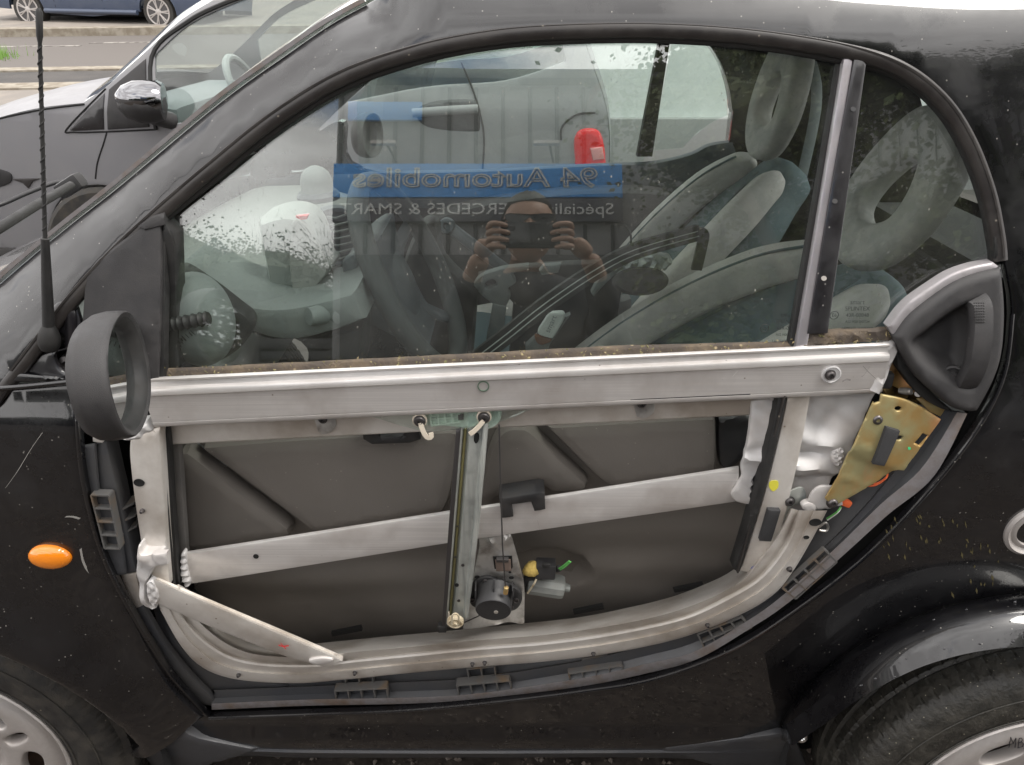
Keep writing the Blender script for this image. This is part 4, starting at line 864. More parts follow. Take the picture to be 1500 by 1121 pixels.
tube('orange_wire', sp3([P(1270, 708, .03), P(1285, 708, .024), P(1298, 700, .022), P(1300, 692, .03)]), .0013, M['wireorange'], lp, seg=6); tube('orange_wire', sp3([P(1268, 712, .03), P(1282, 711, .024), P(1294, 704, .022)]), .0013, M['wireorange'], lp, seg=6)
rbox('orange_plug', P(1238, 736, .03), (.016, .010, .010), M['wireorange'], lp, rot=Matrix.Rotation(.4, 3, 'Y'), bev=.003)
for k, m_ in enumerate(('wiregreen', 'wirewhite')): tube('green_wire' if k == 0 else 'white_wire', sp3([P(1232, 742 + k, .03), P(1226 + k, 750 + k, .024), P(1211 + k, 760 + 2 * k, .03)]), .0012, M[m_], lp, seg=6)
# ---- handle surround with its bowl, grip and lock
HO = [(1312, 496, 'c'), (1330, 470), (1352, 450), (1394, 420), (1430, 404), (1470, 394, 'c'), (1475, 455), (1471, 518), (1458, 560), (1434, 605, 'c'), (1418, 606), (1394, 598), (1352, 562), (1330, 530)]
bowl = W([(1330, 504), (1358, 477), (1394, 451), (1420, 438), (1440, 436), (1448, 460), (1448, 500), (1440, 550), (1424, 577), (1394, 565), (1352, 539)], -.012)
bowlA = [bowl]
def hs_disp(x, z):
    P2 = np.stack([x, z], 1); ins = inside(P2, bowl); d = dist_to_loops(P2, bowlA); d = np.where(ins, d, 0)
    cx, cz = XZ(1470, 500); return .032 * smooth(d / .028) 
hs = panel('handle_surround', W(HO, -.012), M['matt'], car, off=-.012, thick=.03, r=.008, grid=.0055, disp=hs_disp, angle=60)
grip = sp3([P(1428, 438, -.006), P(1436, 452, -.016), P(1436, 490, -.022), P(1430, 530, -.020), P(1418, 558, -.012), P(1406, 572, .004)], 8)
gs = [1.0] + [1.05] * (len(grip) - 2) + [.9]
sweep('door_handle', grip, [(-.0135, -.006), (.0115, -.006), (.0125, 0), (.0095, .005), (-.0115, .005), (-.0135, 0)], M['matt'], hs, scale=gs, angle=50)
gd = []
for i in range(8):
    for j in range(5):
        c = P(1427 + j * 3.4 + .6 * i * .2, 444 + i * 4, -.0262); gd.append(lathe('d', [(.0011, 0), (.0009, .0007), (.0001, .0009)], c, (0, -1, 0), M['matt'], None, 6))
join_parts('grip_dots', gd, parent=hs)
lathe('lock_barrel', [(.0125, -.004), (.0125, .004), (.0105, .006), (.0095, .003), (.006, .003), (.0055, .006), (.0001, .006)], P(1394, 549, .004), (-.35, -1, .15), M['matt'], hs, 28)
AO = [(1302, 480, 'c'), (1318, 458), (1335, 441), (1365, 420), (1394, 402), (1425, 391), (1456, 385, 'c'), (1467, 393, 'c')]
AI = [(1312, 497, 'c'), (1330, 471), (1352, 451), (1394, 421), (1430, 405), (1468, 395, 'c')]
panel('handle_trim', W(AO, -.004, False) + W(AI, -.004, False)[::-1], mat('anodised_trim', (.36, .34, .35), .38, metal=.5, dust=(25, (.2, .19, .18), .4), specks=(120, (.05, .05, .05), .93)), car, off=-.004, thick=.016, r=.003, grid=.01)
panel('handle_skirt', W([(1310, 498, 'c'), (1330, 530), (1352, 562), (1394, 600), (1418, 608, 'c'), (1405, 604, 'c'), (1380, 600), (1345, 578), (1316, 540, 'c')], .012), M['rubber'], car, off=.012, thick=.02, r=.003, grid=.01)
# strip beside the seal at the rear
panel('seal_tail', W(C((1456, 340), (1468, 340), (1470, 378), (1458, 380)), .0), M['rubber'], car, off=.0, thick=.01, r=.002, grid=.02)

# ---- exterior mirror
mc = PY(191, 546, -.085)
hv = Vector((.225, -.974, 0)); vv_ = Vector((-.03, 0, 1)); nv = hv.cross(vv_).normalized(); nv = nv if nv.x > 0 else -nv
def ringpts(sh, sv, dep, n=44, ex=2.25):
    o_ = []
    for i in range(n):
        a = 2 * math.pi * i / n; ca, sa = math.cos(a), math.sin(a)
        u = math.copysign(abs(ca) ** (2 / ex), ca) * .082 * sh; w = math.copysign(abs(sa) ** (2 / ex), sa) * .0635 * sv
        o_.append(mc + hv * u + vv_ * w - nv * dep)
    return o_
rings = [ringpts(.74, .77, .014), ringpts(.80, .83, .006), ringpts(.88, .90, .001), ringpts(.95, .97, -.001), ringpts(.99, .99, .001), ringpts(1.0, 1.0, .006), ringpts(1.01, 1.01, .018), ringpts(.98, .98, .030), ringpts(.88, .89, .040), ringpts(.66, .70, .0465), ringpts(.35, .36, .049)]
v = [p for r_ in rings for p in r_]; f = []; n_ = 44
for i in range(len(rings) - 1):
    for j in range(n_): f.append((i * n_ + j, i * n_ + (j + 1) % n_, (i + 1) * n_ + (j + 1) % n_, (i + 1) * n_ + j))
f.append(tuple((len(rings) - 1) * n_ + j for j in range(n_)))
mir = ob('side_mirror', v, f, [M['matt'], M['rubber']], car, angle=60); recalc(mir)
for p_ in mir.data.polygons:
    if max(p_.vertices) < 3 * n_: p_.material_index = 1
gq = ringpts(.75, .78, .0125, n_); ob('mirror_glass', gq, [tuple(range(n_))[::-1]], M['mirror'], mir, smooth=False)
recalc(ob('mirror_seat', ringpts(.77, .80, .0145, n_), [tuple(range(n_))], M['rubber'], mir, smooth=False))
tube('mirror_arm', [mc - nv * .038 - hv * .05, mc - nv * .04 - hv * .09, mc - nv * .03 - hv * .14], .016, M['matt'], mir, seg=14, sq=.7)
for pts in ([(141, 524), (147, 530), (156, 531)], [(144, 532), (150, 535), (156, 538)]): pass
# wiper on the windscreen
wp0 = PY(-30, 345, .30); wp1 = PY(108, 268, .62)
tube('wiper_arm', sp3([PY(-60, 372, .24), PY(0, 334, .30), PY(55, 300, .44), PY(104, 272, .60)]), .008, M['rubber'], car, seg=8)
tube('wiper_arm', sp3([PY(-60, 318, .55), PY(0, 300, .60), PY(40, 283, .66), PY(80, 268, .72), PY(100, 268, .74)]), .0045, M['plastic'], car, seg=8)
rbox('wiper_pivot', PY(104, 272, .66), (.055, .03, .03), M['plastic'], car, rot=Matrix.Rotation(-.5, 3, 'Y'), bev=.008)

# etched marks in the corners of the panes
mk = mat('etched_print', (.02, .025, .025), .6)
def etch(px, py, off, parent):
    n_ = Vector((0, -1, .27)).normalized(); rx = R(90) - math.atan(.27)
    for k, (tx, sz) in enumerate((('smart', .0062), ('SPLINTEX', .0058), ('43R-00048', .0052), ('AS2 M20 DOT24', .0034), ('LAMISAFE TEMPERED', .0034))):
        c = P(px + 8, py + k * 9.5, off - .0006); text_obj('glass_marking', tx, sz * 1.25, c, (rx, 0, 0), mk, parent, extrude=.00008)
    c = P(px - 26, py + 19, off - .0006); ring = [c + Vector((.0052 * math.cos(t), 0, .0052 * math.sin(t))) for t in np.linspace(0, 6.283, 24)[:-1]]
    sweep('glass_marking', ring, circ(.0005, 4), mk, parent, closed=True, nrm=(0, -1, 0)); text_obj('glass_marking', 'E6', .0062, c, (rx, 0, 0), mk, parent, extrude=.00008)
etch(1146, 462, .018, wg); etch(1248, 443, .016, bpy.data.objects['quarter_window'])
# rain drops on the rear flare
dv = []; df = []
for i in range(70):
    t_ = rng.uniform(.25, 1); k = int(t_ * 59); a_, b_ = flc[2][k], flc[3][k]; w_ = rng.uniform(-.3, .95); c = Vector(a_ + (b_ - a_) * max(0, w_)) if w_ > 0 else Vector(mid1[k]); c += Vector((rng.uniform(-.01, .01), -.0006, .0008)); r_ = rng.uniform(.0009, .0024); k0 = len(dv)
    for ii in range(4):
        for jj in range(8):
            ph_ = ii / 3 * math.pi / 2; th_ = jj * math.pi / 4; d = Vector((math.cos(th_) * math.cos(ph_), -.6 * math.sin(ph_) * .7, .8 * math.sin(ph_) * .55 + math.sin(th_) * math.cos(ph_) * .9)); dv.append(c + d * r_)
    for ii in range(3):
        for jj in range(8): df.append((k0 + ii * 8 + jj, k0 + ii * 8 + (jj + 1) % 8, k0 + (ii + 1) * 8 + (jj + 1) % 8, k0 + (ii + 1) * 8 + jj))
m_ = mat('water_drop', (.05, .05, .055), .02, coat=1); tag(ob('rain_drops', dv, df, m_, car, angle=80), kind='stuff')
# yellow reflections in the rear quarter's paint, drawn as small coloured flecks
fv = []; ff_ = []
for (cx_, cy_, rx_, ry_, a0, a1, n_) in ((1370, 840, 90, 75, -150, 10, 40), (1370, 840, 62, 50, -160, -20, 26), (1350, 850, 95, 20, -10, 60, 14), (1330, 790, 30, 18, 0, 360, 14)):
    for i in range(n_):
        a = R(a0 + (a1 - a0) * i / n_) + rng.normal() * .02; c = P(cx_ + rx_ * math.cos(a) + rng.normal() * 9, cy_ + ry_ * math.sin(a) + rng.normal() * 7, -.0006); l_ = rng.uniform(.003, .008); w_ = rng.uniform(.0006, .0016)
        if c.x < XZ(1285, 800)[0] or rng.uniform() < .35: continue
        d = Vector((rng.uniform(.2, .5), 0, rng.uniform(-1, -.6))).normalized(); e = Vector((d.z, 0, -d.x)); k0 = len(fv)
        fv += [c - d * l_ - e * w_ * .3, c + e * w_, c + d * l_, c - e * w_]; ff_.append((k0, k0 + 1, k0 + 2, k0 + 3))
tag(ob('yellow_reflections', fv, ff_, mat('painted_yellow_reflection', (.08, .066, .025), .7), car, smooth=False), kind='stuff')
# ================================================================== WHEELS
def make_wheel(cen, yout, wid, Rt=.287, tm='tyre', holes=(), big=False, rotdeg=0, lug=0.0):
    """axis along y; outer face towards -y"""
    par = bpy.data.objects.new('wheel', None); COL.objects.link(par); par.parent = car; par.location = Vector((cen.x, yout, cen.z)) - world_off(car)
    base = Vector((cen.x, yout, cen.z))
    # tyre profile: (radius, y)
    pr_ = [(.196, .012), (.200, .004), (.208, -.001), (.225, -.005), (.245, -.003), (.262, .003), (.271, .009), (.2775, .015), (.2815, .022)]
    nt = 26; pr_ += [(Rt - .003 * abs(2 * i / nt - 1) ** 3 * 1.0, .026 + (wid - .052) * i / nt) for i in range(nt + 1)]
    pr_ += [(.2815, wid - .022), (.271, wid - .009), (.245, wid), (.2, wid - .01)]
    na = 600; v = []; f = []
    gro = [.30, .5, .70]
    for i in range(na):
        a = 2 * math.pi * i / na
        for j, (r, y) in enumerate(pr_):
            rr = r
            if 9 <= j <= 9 + nt:
                t = (j - 9) / nt
                if min(abs(t - g) for g in gro) < .018: rr -= .0045
                else:
                    ph = (i + (0 if t < .3 or t > .7 else 2.0) + (t * 6 if t < .5 else -t * 6)) % 7
                    if ph < .55: rr -= .0022
            if 6 <= j <= 8:
                if i % 5 == 0: rr -= .0010
            if j == 4 and False: pass
            v.append((rr * math.cos(a), y, rr * math.sin(a)))
    k = len(pr_)
    for i in range(na):
        for j in range(k - 1): f.append((i * k + j, i * k + j + 1, ((i + 1) % na) * k + j + 1, ((i + 1) % na) * k + j))
    ty = ob('tyre', v, f, M[tm], par, loc=base, angle=28); recalc(ty)
    # bead rings on the sidewall
    for rr, yy in ((.214, -.0035), (.252, -.0018)):
        q = [(base.x + rr * math.cos(t), base.y + yy, base.z + rr * math.sin(t)) for t in np.linspace(0, 2 * math.pi, 90)[:-1]]
        Tn = sweep('sidewall_ring', q, circ(.0012, 6), M[tm], ty, closed=True, nrm=(0, -1, 0))
    # rim: lip lathe + pierced dish
    rl = lathe('rim_lip', [(.190, .10), (.188, .03), (.187, .012), (.190, .004), (.196, .001), (.199, -.002), (.2015, -.003), (.203, .0), (.203, .006)], base, (0, 1, 0), M['rim'], par, 80)
    bpy.data.objects.remove(rl)
    vv = []; ff = []; prl = [(.186, .11), (.186, .03), (.1885, .012), (.192, .004), (.197, .000), (.2015, -.0035), (.2035, -.001), (.2035, .008)]
    for i in range(96):
        a = 2 * math.pi * i / 96
        for r, y in prl: vv.append((r * math.cos(a), y, r * math.sin(a)))
    for i in range(96):
        for j in range(len(prl) - 1): ff.append((i * len(prl) + j, i * len(prl) + j + 1, ((i + 1) % 96) * len(prl) + j + 1, ((i + 1) % 96) * len(prl) + j))
    rim = ob('rim', vv, ff, M['rim'], par, loc=base); recalc(rim)
    def dish(x, z):
        r = np.hypot(x, z)
        y = .016 - .014 * smooth((r - .05) / .10) + .016 * smooth((r - .165) / .022)
        y = y + .012 * smooth((.085 - r) / .012) - .022 * smooth((.034 - r) / .006)
        return y
    O = [(.1885 * math.cos(t), .1885 * math.sin(t)) for t in np.linspace(0, 2 * math.pi, 97)[:-1]]
    H = []
    for (ang, rad, L_, w_, tilt) in holes:
        a = R(ang + rotdeg); c = np.array([rad * math.cos(a), rad * math.sin(a)]); er = c / rad; et = np.array([-er[1], er[0]])
        tl = R(tilt); e1 = er * math.cos(tl) + et * math.sin(tl); e2 = -er * math.sin(tl) + et * math.cos(tl)
        H.append([tuple(c + e1 * L_ * math.copysign(abs(math.cos(t)) ** .85, math.cos(t)) + e2 * w_ * math.copysign(abs(math.sin(t)) ** .85, math.sin(t))) for t in np.linspace(0, 2 * math.pi, 29)[:-1]])
    for i in range(3):
        a = R(lug + 120 * i); c = (.056 * math.cos(a), .056 * math.sin(a)); H.append([(c[0] + .0125 * math.cos(t), c[1] + .0125 * math.sin(t)) for t in np.linspace(0, 2 * math.pi, 19)[:-1]])
    face = panel('rim_face', O, M['rim'], rim, thick=.022, r=.0045, grid=.009, holes=H, surf=dish, loc=base, angle=50, back=False)
    lathe('brake_drum', [(.10, .09), (.14, .088), (.15, .07), (.14, .055), (.02, .052), (.0001, .05)], base + Vector((0, 0, 0)), (0, 1, 0), M['brown'], par, 40)
    lathe('wheel_back', [(.184, .10), (.184, .098), (.0001, .098)], base, (0, 1, 0), M['carpet'], par, 40)
    for i in range(3):
        a = R(lug + 120 * i); lathe('wheel_bolt', [(.0105, -.018), (.0105, -.006), (.0085, -.002), (.0065, -.002), (.006, -.008), (.0001, -.008)], base + Vector((.056 * math.cos(a), .024, .056 * math.sin(a))), (0, -1, 0), mat('rusty_bolt', (.16, .09, .05), .6, var=(300, (.30, .22, .17), .4, .6)) if i == 0 else M['bolt'], rim, 12)
    return par, rim, face, base
fh = []
for i in range(6): fh.append((i * 60 + 4, .128, .040, .023, 62 if True else 0))
front = make_wheel(WF, .030, .145, Rt=.296, holes=[(a, .132, .040, .019, 78) for a in range(50, 410, 60)] + [(a, .128, .026, .0105, 12) for a in range(20, 380, 60)], tm='tyre')
rear = make_wheel(WR, -.052, .175, holes=[(a, .138, .034, .0205, 88) for a in range(12, 372, 36)], tm='tyrewet', lug=100)
wheel_r = rear
for par in (front[0], rear[0]):     # far side wheels
    c = bpy.data.objects.new('wheel', None); COL.objects.link(c); c.parent = car; c.location = Vector((par.location.x, -par.location.y, par.location.z)); c.rotation_euler = (0, 0, math.pi)
    for ch in list(par.children):
        if ch.name.split('.')[0] in ('tyre', 'rim'):
            d = ch.copy(); COL.objects.link(d); d.parent = c; d.location = (0, 0, 0)
# handwritten letters on the rear rim
def strokes(name, segs, px0, py0, w, h, Y, r, m, parent):
    for sg in segs:
        pts = [PY(px0 + a * w, py0 + b * h, Y) for a, b in sg]
        tube(name, sp3(pts, 3) if len(pts) > 2 else pts, r, m, parent, seg=5)
yb = rear[3].y + .0005
ink = mat('marker_ink', (.01, .01, .015), .5)
strokes('handwriting', [[(0, 1), (.12, 0)], [(.12, 0), (.27, .62)], [(.27, .62), (.47, .08)], [(.47, .08), (.40, 1.0)], [(.68, .12), (.60, 1.05)], [(.66, .14), (.85, .10), (.86, .40), (.66, .52)], [(.66, .52), (.92, .55), (.90, .90), (.62, 1.03)], [(1.0, 1.1), (1.2, 1.2)]], 1478, 1080, 22, 15, yb, .0006, ink, rear[1])
# ================================================================== GROUND AND SURROUNDINGS (in front of and behind the camera)
def ramp(y): return .078 * max(0, y - 1.9) ** 1.0 if y > 1.9 else 0
M['asphalt'] = mat('asphalt', (.060, .056, .053), .9, var=(3, (.08, .073, .068), .35, .65), specks=(120, (.22, .20, .18), .75), bump=(220, 1.0))
M['gravel'] = mat('dirt_gravel', (.040, .032, .027), .95, var=(35, (.08, .066, .053), .45, .7), specks=(70, (.25, .22, .18), .72), bump=(90, 1.5))
gx = [-80, -20, -8, -4, -2, 0, 2, 4, 8, 20, 80]; gy = [-120, -40, -15, -8, -4, -2, -1, 0, 1, 1.9, 2.2, 3, 4, 6, 8, 10, 12, 14, 20, 40, 150]
v = [(x, y, ramp(min(y, 20))) for y in gy for x in gx]; n = len(gx)
f = [(j * n + i, j * n + i + 1, (j + 1) * n + i + 1, (j + 1) * n + i) for j in range(len(gy) - 1) for i in range(n - 1)]
tag(ob('ground', v, f, M['asphalt'], smooth=False), kind='structure')
# strip of dirt and gravel the cars stand on
gs = 110; xs = np.linspace(-4.2, 4.2, gs * 3); ys = np.linspace(-4.5, 1.85, gs * 2); v = []
for y in ys:
    for x in xs: v.append((x, y, .006 + .006 * math.sin(x * 31 + 3 * math.sin(y * 17)) * math.sin(y * 43) + rng.uniform(0, .007)))
f = [(j * len(xs) + i, j * len(xs) + i + 1, (j + 1) * len(xs) + i + 1, (j + 1) * len(xs) + i) for j in range(len(ys) - 1) for i in range(len(xs) - 1)]
tag(ob('gravel_strip', v, f, M['gravel']), kind='structure')
vv = []; ff = []
for i in range(2600):
    x = rng.uniform(-.85, .95); y = rng.uniform(-.25, .6); s0 = rng.uniform(.002, .008); k = len(vv); c = np.array([x, y, .012 + s0 * .3])
    q = rng.normal(size=(3, 3)); 
    for d in ((1, 0, 0), (-1, 0, 0), (0, 1, 0), (0, -1, 0), (0, 0, 1), (0, 0, -1)): vv.append(tuple(c + np.array(d) * s0 * rng.uniform(.6, 1.2, 3) + rng.normal(size=3) * s0 * .2))
    ff += [(k, k + 2, k + 4), (k + 2, k + 1, k + 4), (k + 1, k + 3, k + 4), (k + 3, k, k + 4), (k + 2, k, k + 5), (k + 1, k + 2, k + 5), (k + 3, k + 1, k + 5), (k, k + 3, k + 5)]
tag(ob('loose_stones', vv, ff, mat('stones', (.16, .14, .12), .9, var=(60, (.07, .05, .04), .4, .6)), smooth=False), kind='stuff')

# ---------------- workshop behind the camera, mirrored in the window
YB = -8.0
M['clad'] = mat('grey_cladding', (.26, .26, .265), .55, dust=(2, (.22, .21, .2), .3))
M['clad2'] = mat('dark_cladding', (.05, .052, .055), .5)
M['signblue'] = mat('sign_blue', (.05, .34, .85), .4); M['signgrey'] = mat('sign_grey', (.09, .09, .11), .4); M['signwhite'] = mat('sign_white', (.75, .75, .74), .5)
shop = thing('workshop_building', 'grey corrugated workshop building with a long blue fascia, mirrored in the car window', 'building', (0, YB - 3, 0))
xl, xr = -2.14, 7.5
rbox('wall', ((xl + xr) / 2, YB - 3.1, 2.75), (xr - xl, 6.0, 5.5), M['clad'], shop, bev=0)
k = 0; x = xl + .05
while x < xr:
    rbox('cladding_rib', (x, YB - .09, 4.85), (.045, .05, 1.2), M['clad2'], shop, bev=.008, seg=1)
    if True: rbox('cladding_rib', (x, YB - .09, 3.14), (.045, .05, .44), M['clad2'], shop, bev=.008, seg=1)
    x += .33
rbox('roof_edge', ((xl + xr) / 2, YB - .02, 5.56), (xr - xl + .1, .3, .14), M['clad2'], shop, bev=.01)
rbox('door_opening', ((xl + 5) / 2, YB - .055, 1.45), (5 - xl - .2, .04, 2.90), M['clad2'], shop, bev=.005)
rbox('fascia', ((xl + 1.32) / 2, YB - .02, 3.98), (1.32 - xl, .10, .50), M['signblue'], shop, bev=.004)
rbox('fascia_lower', ((xl + 1.32) / 2, YB - .02, 3.545), (1.32 - xl, .08, .34), M['signgrey'], shop, bev=.004)
for x in (-1.5, .4):
    rbox('sign_lamp', (x, YB + .32, 4.42), (.30, .10, .05), M['rim'], shop, bev=.01); tube('lamp_arm', [(x + .1, YB - .06, 4.28), (x + .04, YB + .3, 4.41)], .015, M['clad2'], shop)
rbox('upper_sign', (-1.55, YB - .04, 5.05), (.9, .06, .28), M['signblue'], shop, bev=.004)
text_obj('fascia_lettering', '94 Automobiles', .40, (-.44, YB + .045, 4.0), (R(90), 0, R(180)), M['signwhite'], shop, outline=.0115, sx=1.14)
text_obj('lower_lettering', 'Spécialiste MERCEDES & SMART', .235, (-.42, YB + .03, 3.55), (R(90), 0, R(180)), M['signwhite'], shop, sx=1.03)

# ---------------- trees
M['leaf'] = mat('leaves', (.060, .085, .028), .7, var=(6, (.10, .12, .04), .4, .6)); M['leafd'] = mat('conifer_leaves', (.030, .050, .028), .7, var=(4, (.05, .075, .04), .4, .6)); M['bark'] = mat('bark', (.11, .085, .065), .9, bump=(20, 1)); M['twig'] = mat('bare_twigs', (.13, .10, .085), .9)
def tree(name, x, y, z0, h, rad, label, leafm, n=2600, ls=.10, crown0=.3, bare=False, group=None):
    t = thing(name, label, 'tree', (x, y, z0), group)
    r_ = random.Random(int(abs(x) * 100 + abs(y) * 10))
    tk = [(x + r_.uniform(-.1, .1) * k, y + r_.uniform(-.1, .1) * k, z0 + h * .85 * k / 5) for k in range(6)]
    tube('trunk', tk, .035 * h * .6, M['bark'], t, seg=8, scale=[1, .85, .7, .5, .35, .15])
    br = []; cl = []
    for i in range(16 if not bare else 40):
        k = r_.uniform(crown0, .95); a = r_.uniform(0, 6.28); L_ = rad * r_.uniform(.5, 1.0) * (1 - .6 * abs(k - .55))
        b0 = Vector((x, y, z0 + h * k * .8)); b1 = b0 + Vector((math.cos(a) * L_, math.sin(a) * L_, r_.uniform(.1, .5) * L_ + .1))
        br.append(tube('b', [b0, b0.lerp(b1, .5) + Vector((0, 0, -.05)), b1], .012 * h * .35, M['bark'], None, seg=5, scale=[1, .6, .2])); cl.append((b1, L_)); cl.append((b0.lerp(b1, .6), L_ * .8))
    join_parts('limbs', br, parent=t)
    vv = []; ff = []
    for i in range(n):
        c, L_ = cl[r_.randrange(len(cl))]; s_ = L_ * .42
        p = Vector(c) + Vector((r_.gauss(0, s_), r_.gauss(0, s_), r_.gauss(0, s_ * .6)))
        if p.z < z0 + h * crown0 * .7: continue
        a = Vector((r_.gauss(0, 1), r_.gauss(0, 1), r_.gauss(0, .6))).normalized(); b = a.orthogonal().normalized(); k = len(vv); q = ls * r_.uniform(.6, 1.4)
        if bare:
            a = (p - Vector(c)).normalized() if (p - Vector(c)).length > .01 else a; a = (a + Vector((0, 0, .5))).normalized(); vv += [p, p + a * q * 4 + b * .01, p + a * q * 4.0]; ff.append((k, k + 1, k + 2)); vv[k] = p - b * .006; vv.append(p + b * .006); ff[-1] = (k, k + 1, k + 3)
        else:
            vv += [p - a * q, p + b * q * .7, p + a * q, p - b * q * .7]; ff.append((k, k + 1, k + 2, k + 3))
    if not bare:
        for (c, L_) in cl:      # dense heart of each bough
            q = L_ * .46; k = len(vv); c = Vector(c)
            if c.z < z0 + h * crown0 * .9: continue
            for ii in range(7):
                for jj in range(10):
                    ph_ = math.pi * ii / 6; th_ = 2 * math.pi * jj / 10; vv.append(c + Vector((math.sin(ph_) * math.cos(th_), math.sin(ph_) * math.sin(th_), math.cos(ph_) * .7)) * q * r_.uniform(.75, 1.15))
            for ii in range(6):
                for jj in range(10): ff.append((k + ii * 10 + jj, k + (ii + 1) * 10 + jj, k + (ii + 1) * 10 + (jj + 1) % 10, k + ii * 10 + (jj + 1) % 10))
    tag(ob('crown', vv, ff, leafm if not bare else M['twig'], t, smooth=False), kind='stuff')
    return t
tree('leafy_tree', 2.25, -5.6, 0, 6.2, 1.2, 'leafy tree standing right in front of the workshop fascia', M['leaf'], 26000, .032, .16)
tree('leafy_tree', 4.3, -5.0, 0, 6.8, 1.7, 'broad leafy tree standing to the right of the workshop sign', M['leaf'], 20000, .045, .15)
tree('cedar_tree', -4.9, -13.5, 0, 5.0, 2.0, 'dark conifer on the skyline left of the workshop', M['leafd'], 22000, .035, .35)
tree('cedar_tree', -6.9, -14.5, 0, 4.6, 1.8, 'dark conifer farthest left on the skyline', M['leafd'], 18000, .035, .35)
tree('bare_tree', -3.6, -14.5, 0, 4.9, 2.2, 'leafless tree beside the workshop corner', M['twig'], 8000, .07, .2, True)
tree('bare_tree', -8.9, -15.5, 0, 4.8, 2.2, 'leafless tree at the far left of the skyline', M['twig'], 4000, .09, .2, True)
hedge_v = []; hedge_f = []
for i in range(42000):
    x = rng.uniform(-13, -2.2); y = rng.uniform(-15.5, -13.8); z = rng.uniform(1.2, 3.3 + .5 * math.sin(x * 2.1) + .3 * math.sin(x * 5)); a = Vector(rng.normal(size=3)).normalized(); b = a.orthogonal(); k = len(hedge_v); q = .04; p = Vector((x, y, z))
    hedge_v += [p - a * q, p + b * q * .6, p + a * q, p - b * q * .6]; hedge_f.append((k, k + 1, k + 2, k + 3))
for i in range(28):
    x0_ = -16 + i * .5; k = len(hedge_v); hh = 3.0 + .5 * math.sin(x0_ * 2.1) + .3 * math.sin(x0_ * 5)
    hedge_v += [Vector((a, b, c)) for a in (x0_, x0_ + .52) for b in (-15.2, -14.1) for c in (0, hh)]
    hedge_f += [(k, k + 1, k + 3, k + 2), (k + 4, k + 6, k + 7, k + 5), (k + 2, k + 3, k + 7, k + 6), (k, k + 4, k + 5, k + 1), (k + 1, k + 5, k + 7, k + 3)]
hd = ob('hedge', hedge_v, hedge_f, M['leafd'], smooth=False); tag(hd, 'dark hedge running along the street behind the photographer', 'hedge')
# a dark low lorry-like fence closes the yard below the skyline
fe = thing('yard_fence', 'dark slatted yard fence beside the workshop, under the trees', 'fence', (-5.2, -9.5, 0))
for i in range(7): rbox('post', (-2.4 - i * 1.1, -9.5, .95), (.08, .08, 1.9), M['clad2'], fe, bev=.005)
for j in range(8): rbox('slat', (-5.7, -9.52, .2 + j * .215), (6.8, .03, .17), M['clad2'], fe, bev=.004)

# ---------------- house wall beyond the cars
M['render'] = mat('white_render', (.74, .76, .75), .9, bump=(38, 1.2), var=(5, (.66, .69, .68), .4, .65))
hw = thing('rendered_house', 'white rendered house wall behind the parked cars', 'building', (3.5, 6.0, .1))
wl = panel('house_wall', [(.15, .0), (8, .0), (8, 5.2), (.15, 5.2)], M['render'], hw, thick=.35, r=.02, grid=.25, surf=lambda x, z: np.full(len(x), 4.75))
rbox('plinth', (4.1, 4.72, .35), (7.9, .08, .7), mat('plinth_grey', (.3, .3, .3), .9), hw, bev=.01)
# distant sky-side backdrop: low hill line and far road
M['kerb'] = mat('kerb_stone', (.30, .27, .22), .9, var=(8, (.20, .17, .13), .4, .6)); M['pave'] = mat('pavement', (.20, .18, .16), .9, var=(2.5, (.25, .22, .19), .4, .6), bump=(150, 1)); M['road'] = mat('road_asphalt', (.125, .112, .102), .9, specks=(60, (.24, .22, .2), .7), bump=(150, 1)); M['line'] = mat('road_paint', (.34, .32, .29), .8, var=(9, (.14, .125, .115), .44, .56))
def gstrip(name, y0, y1, x0, x1, m, dz, th=0, kind='structure', skew=.10):
    # a strip across the street, following the slope of the ground
    pts = []
    for x in np.linspace(x0, x1, 12):
        a = y0 + skew * (x + 6); b = y1 + skew * (x + 6)
        pts.append(((x, a, ramp(a) + dz), (x, b, ramp(b) + dz)))
    v = [p for q in pts for p in q]; v2 = [(p[0], p[1], p[2] - .2) for p in v]; n = len(v)
    f = [(2 * i, 2 * i + 2, 2 * i + 3, 2 * i + 1) for i in range(11)] + [(2 * i, n + 2 * i, n + 2 * i + 2, 2 * i + 2) for i in range(11)] + [(2 * i + 1, 2 * i + 3, n + 2 * i + 3, n + 2 * i + 1) for i in range(11)]
    return tag(ob(name, v + v2, f, m, smooth=False), kind=kind)
gstrip('pavement', 6.9, 8.3, -30, 0, M['pave'], .02)
gstrip('kerb', 8.3, 8.65, -30, 0, M['kerb'], .04)
gstrip('road', 10.0, 13.25, -40, 30, M['road'], .012)
gstrip('kerb', 13.25, 13.5, -40, 30, M['kerb'], .13)
gstrip('pavement', 13.5, 20, -40, 30, M['pave'], .12)
gstrip('pavement_edge', 9.7, 9.95, -30, 0, M['kerb'], .02)
for x in (-8.4, -5.4):
    gstrip('road_line', 12.3, 12.38, x - 1.2, x, M['line'], .018)
gstrip('road_line', 12.0, 12.07, -9.6, -6.6, M['line'], .018); gstrip('road_line', 12.35, 12.43, -13, -10.2, M['line'], .018)
gv = []; gf = []
for i in range(900):
    x = -7.45 + rng.normal() * .22; y = 10.75 + rng.normal() * .14; k = len(gv); h_ = rng.uniform(.05, .2); dx, dy = rng.normal(size=2) * .04; z = ramp(y) + .01
    gv += [(x - .005, y, z), (x + .005, y, z), (x + dx, y + dy, z + h_)]; gf.append((k, k + 1, k + 2))
tag(ob('grass_tuft', gv, gf, mat('grass', (.16, .30, .05), .7), smooth=False), kind='stuff')
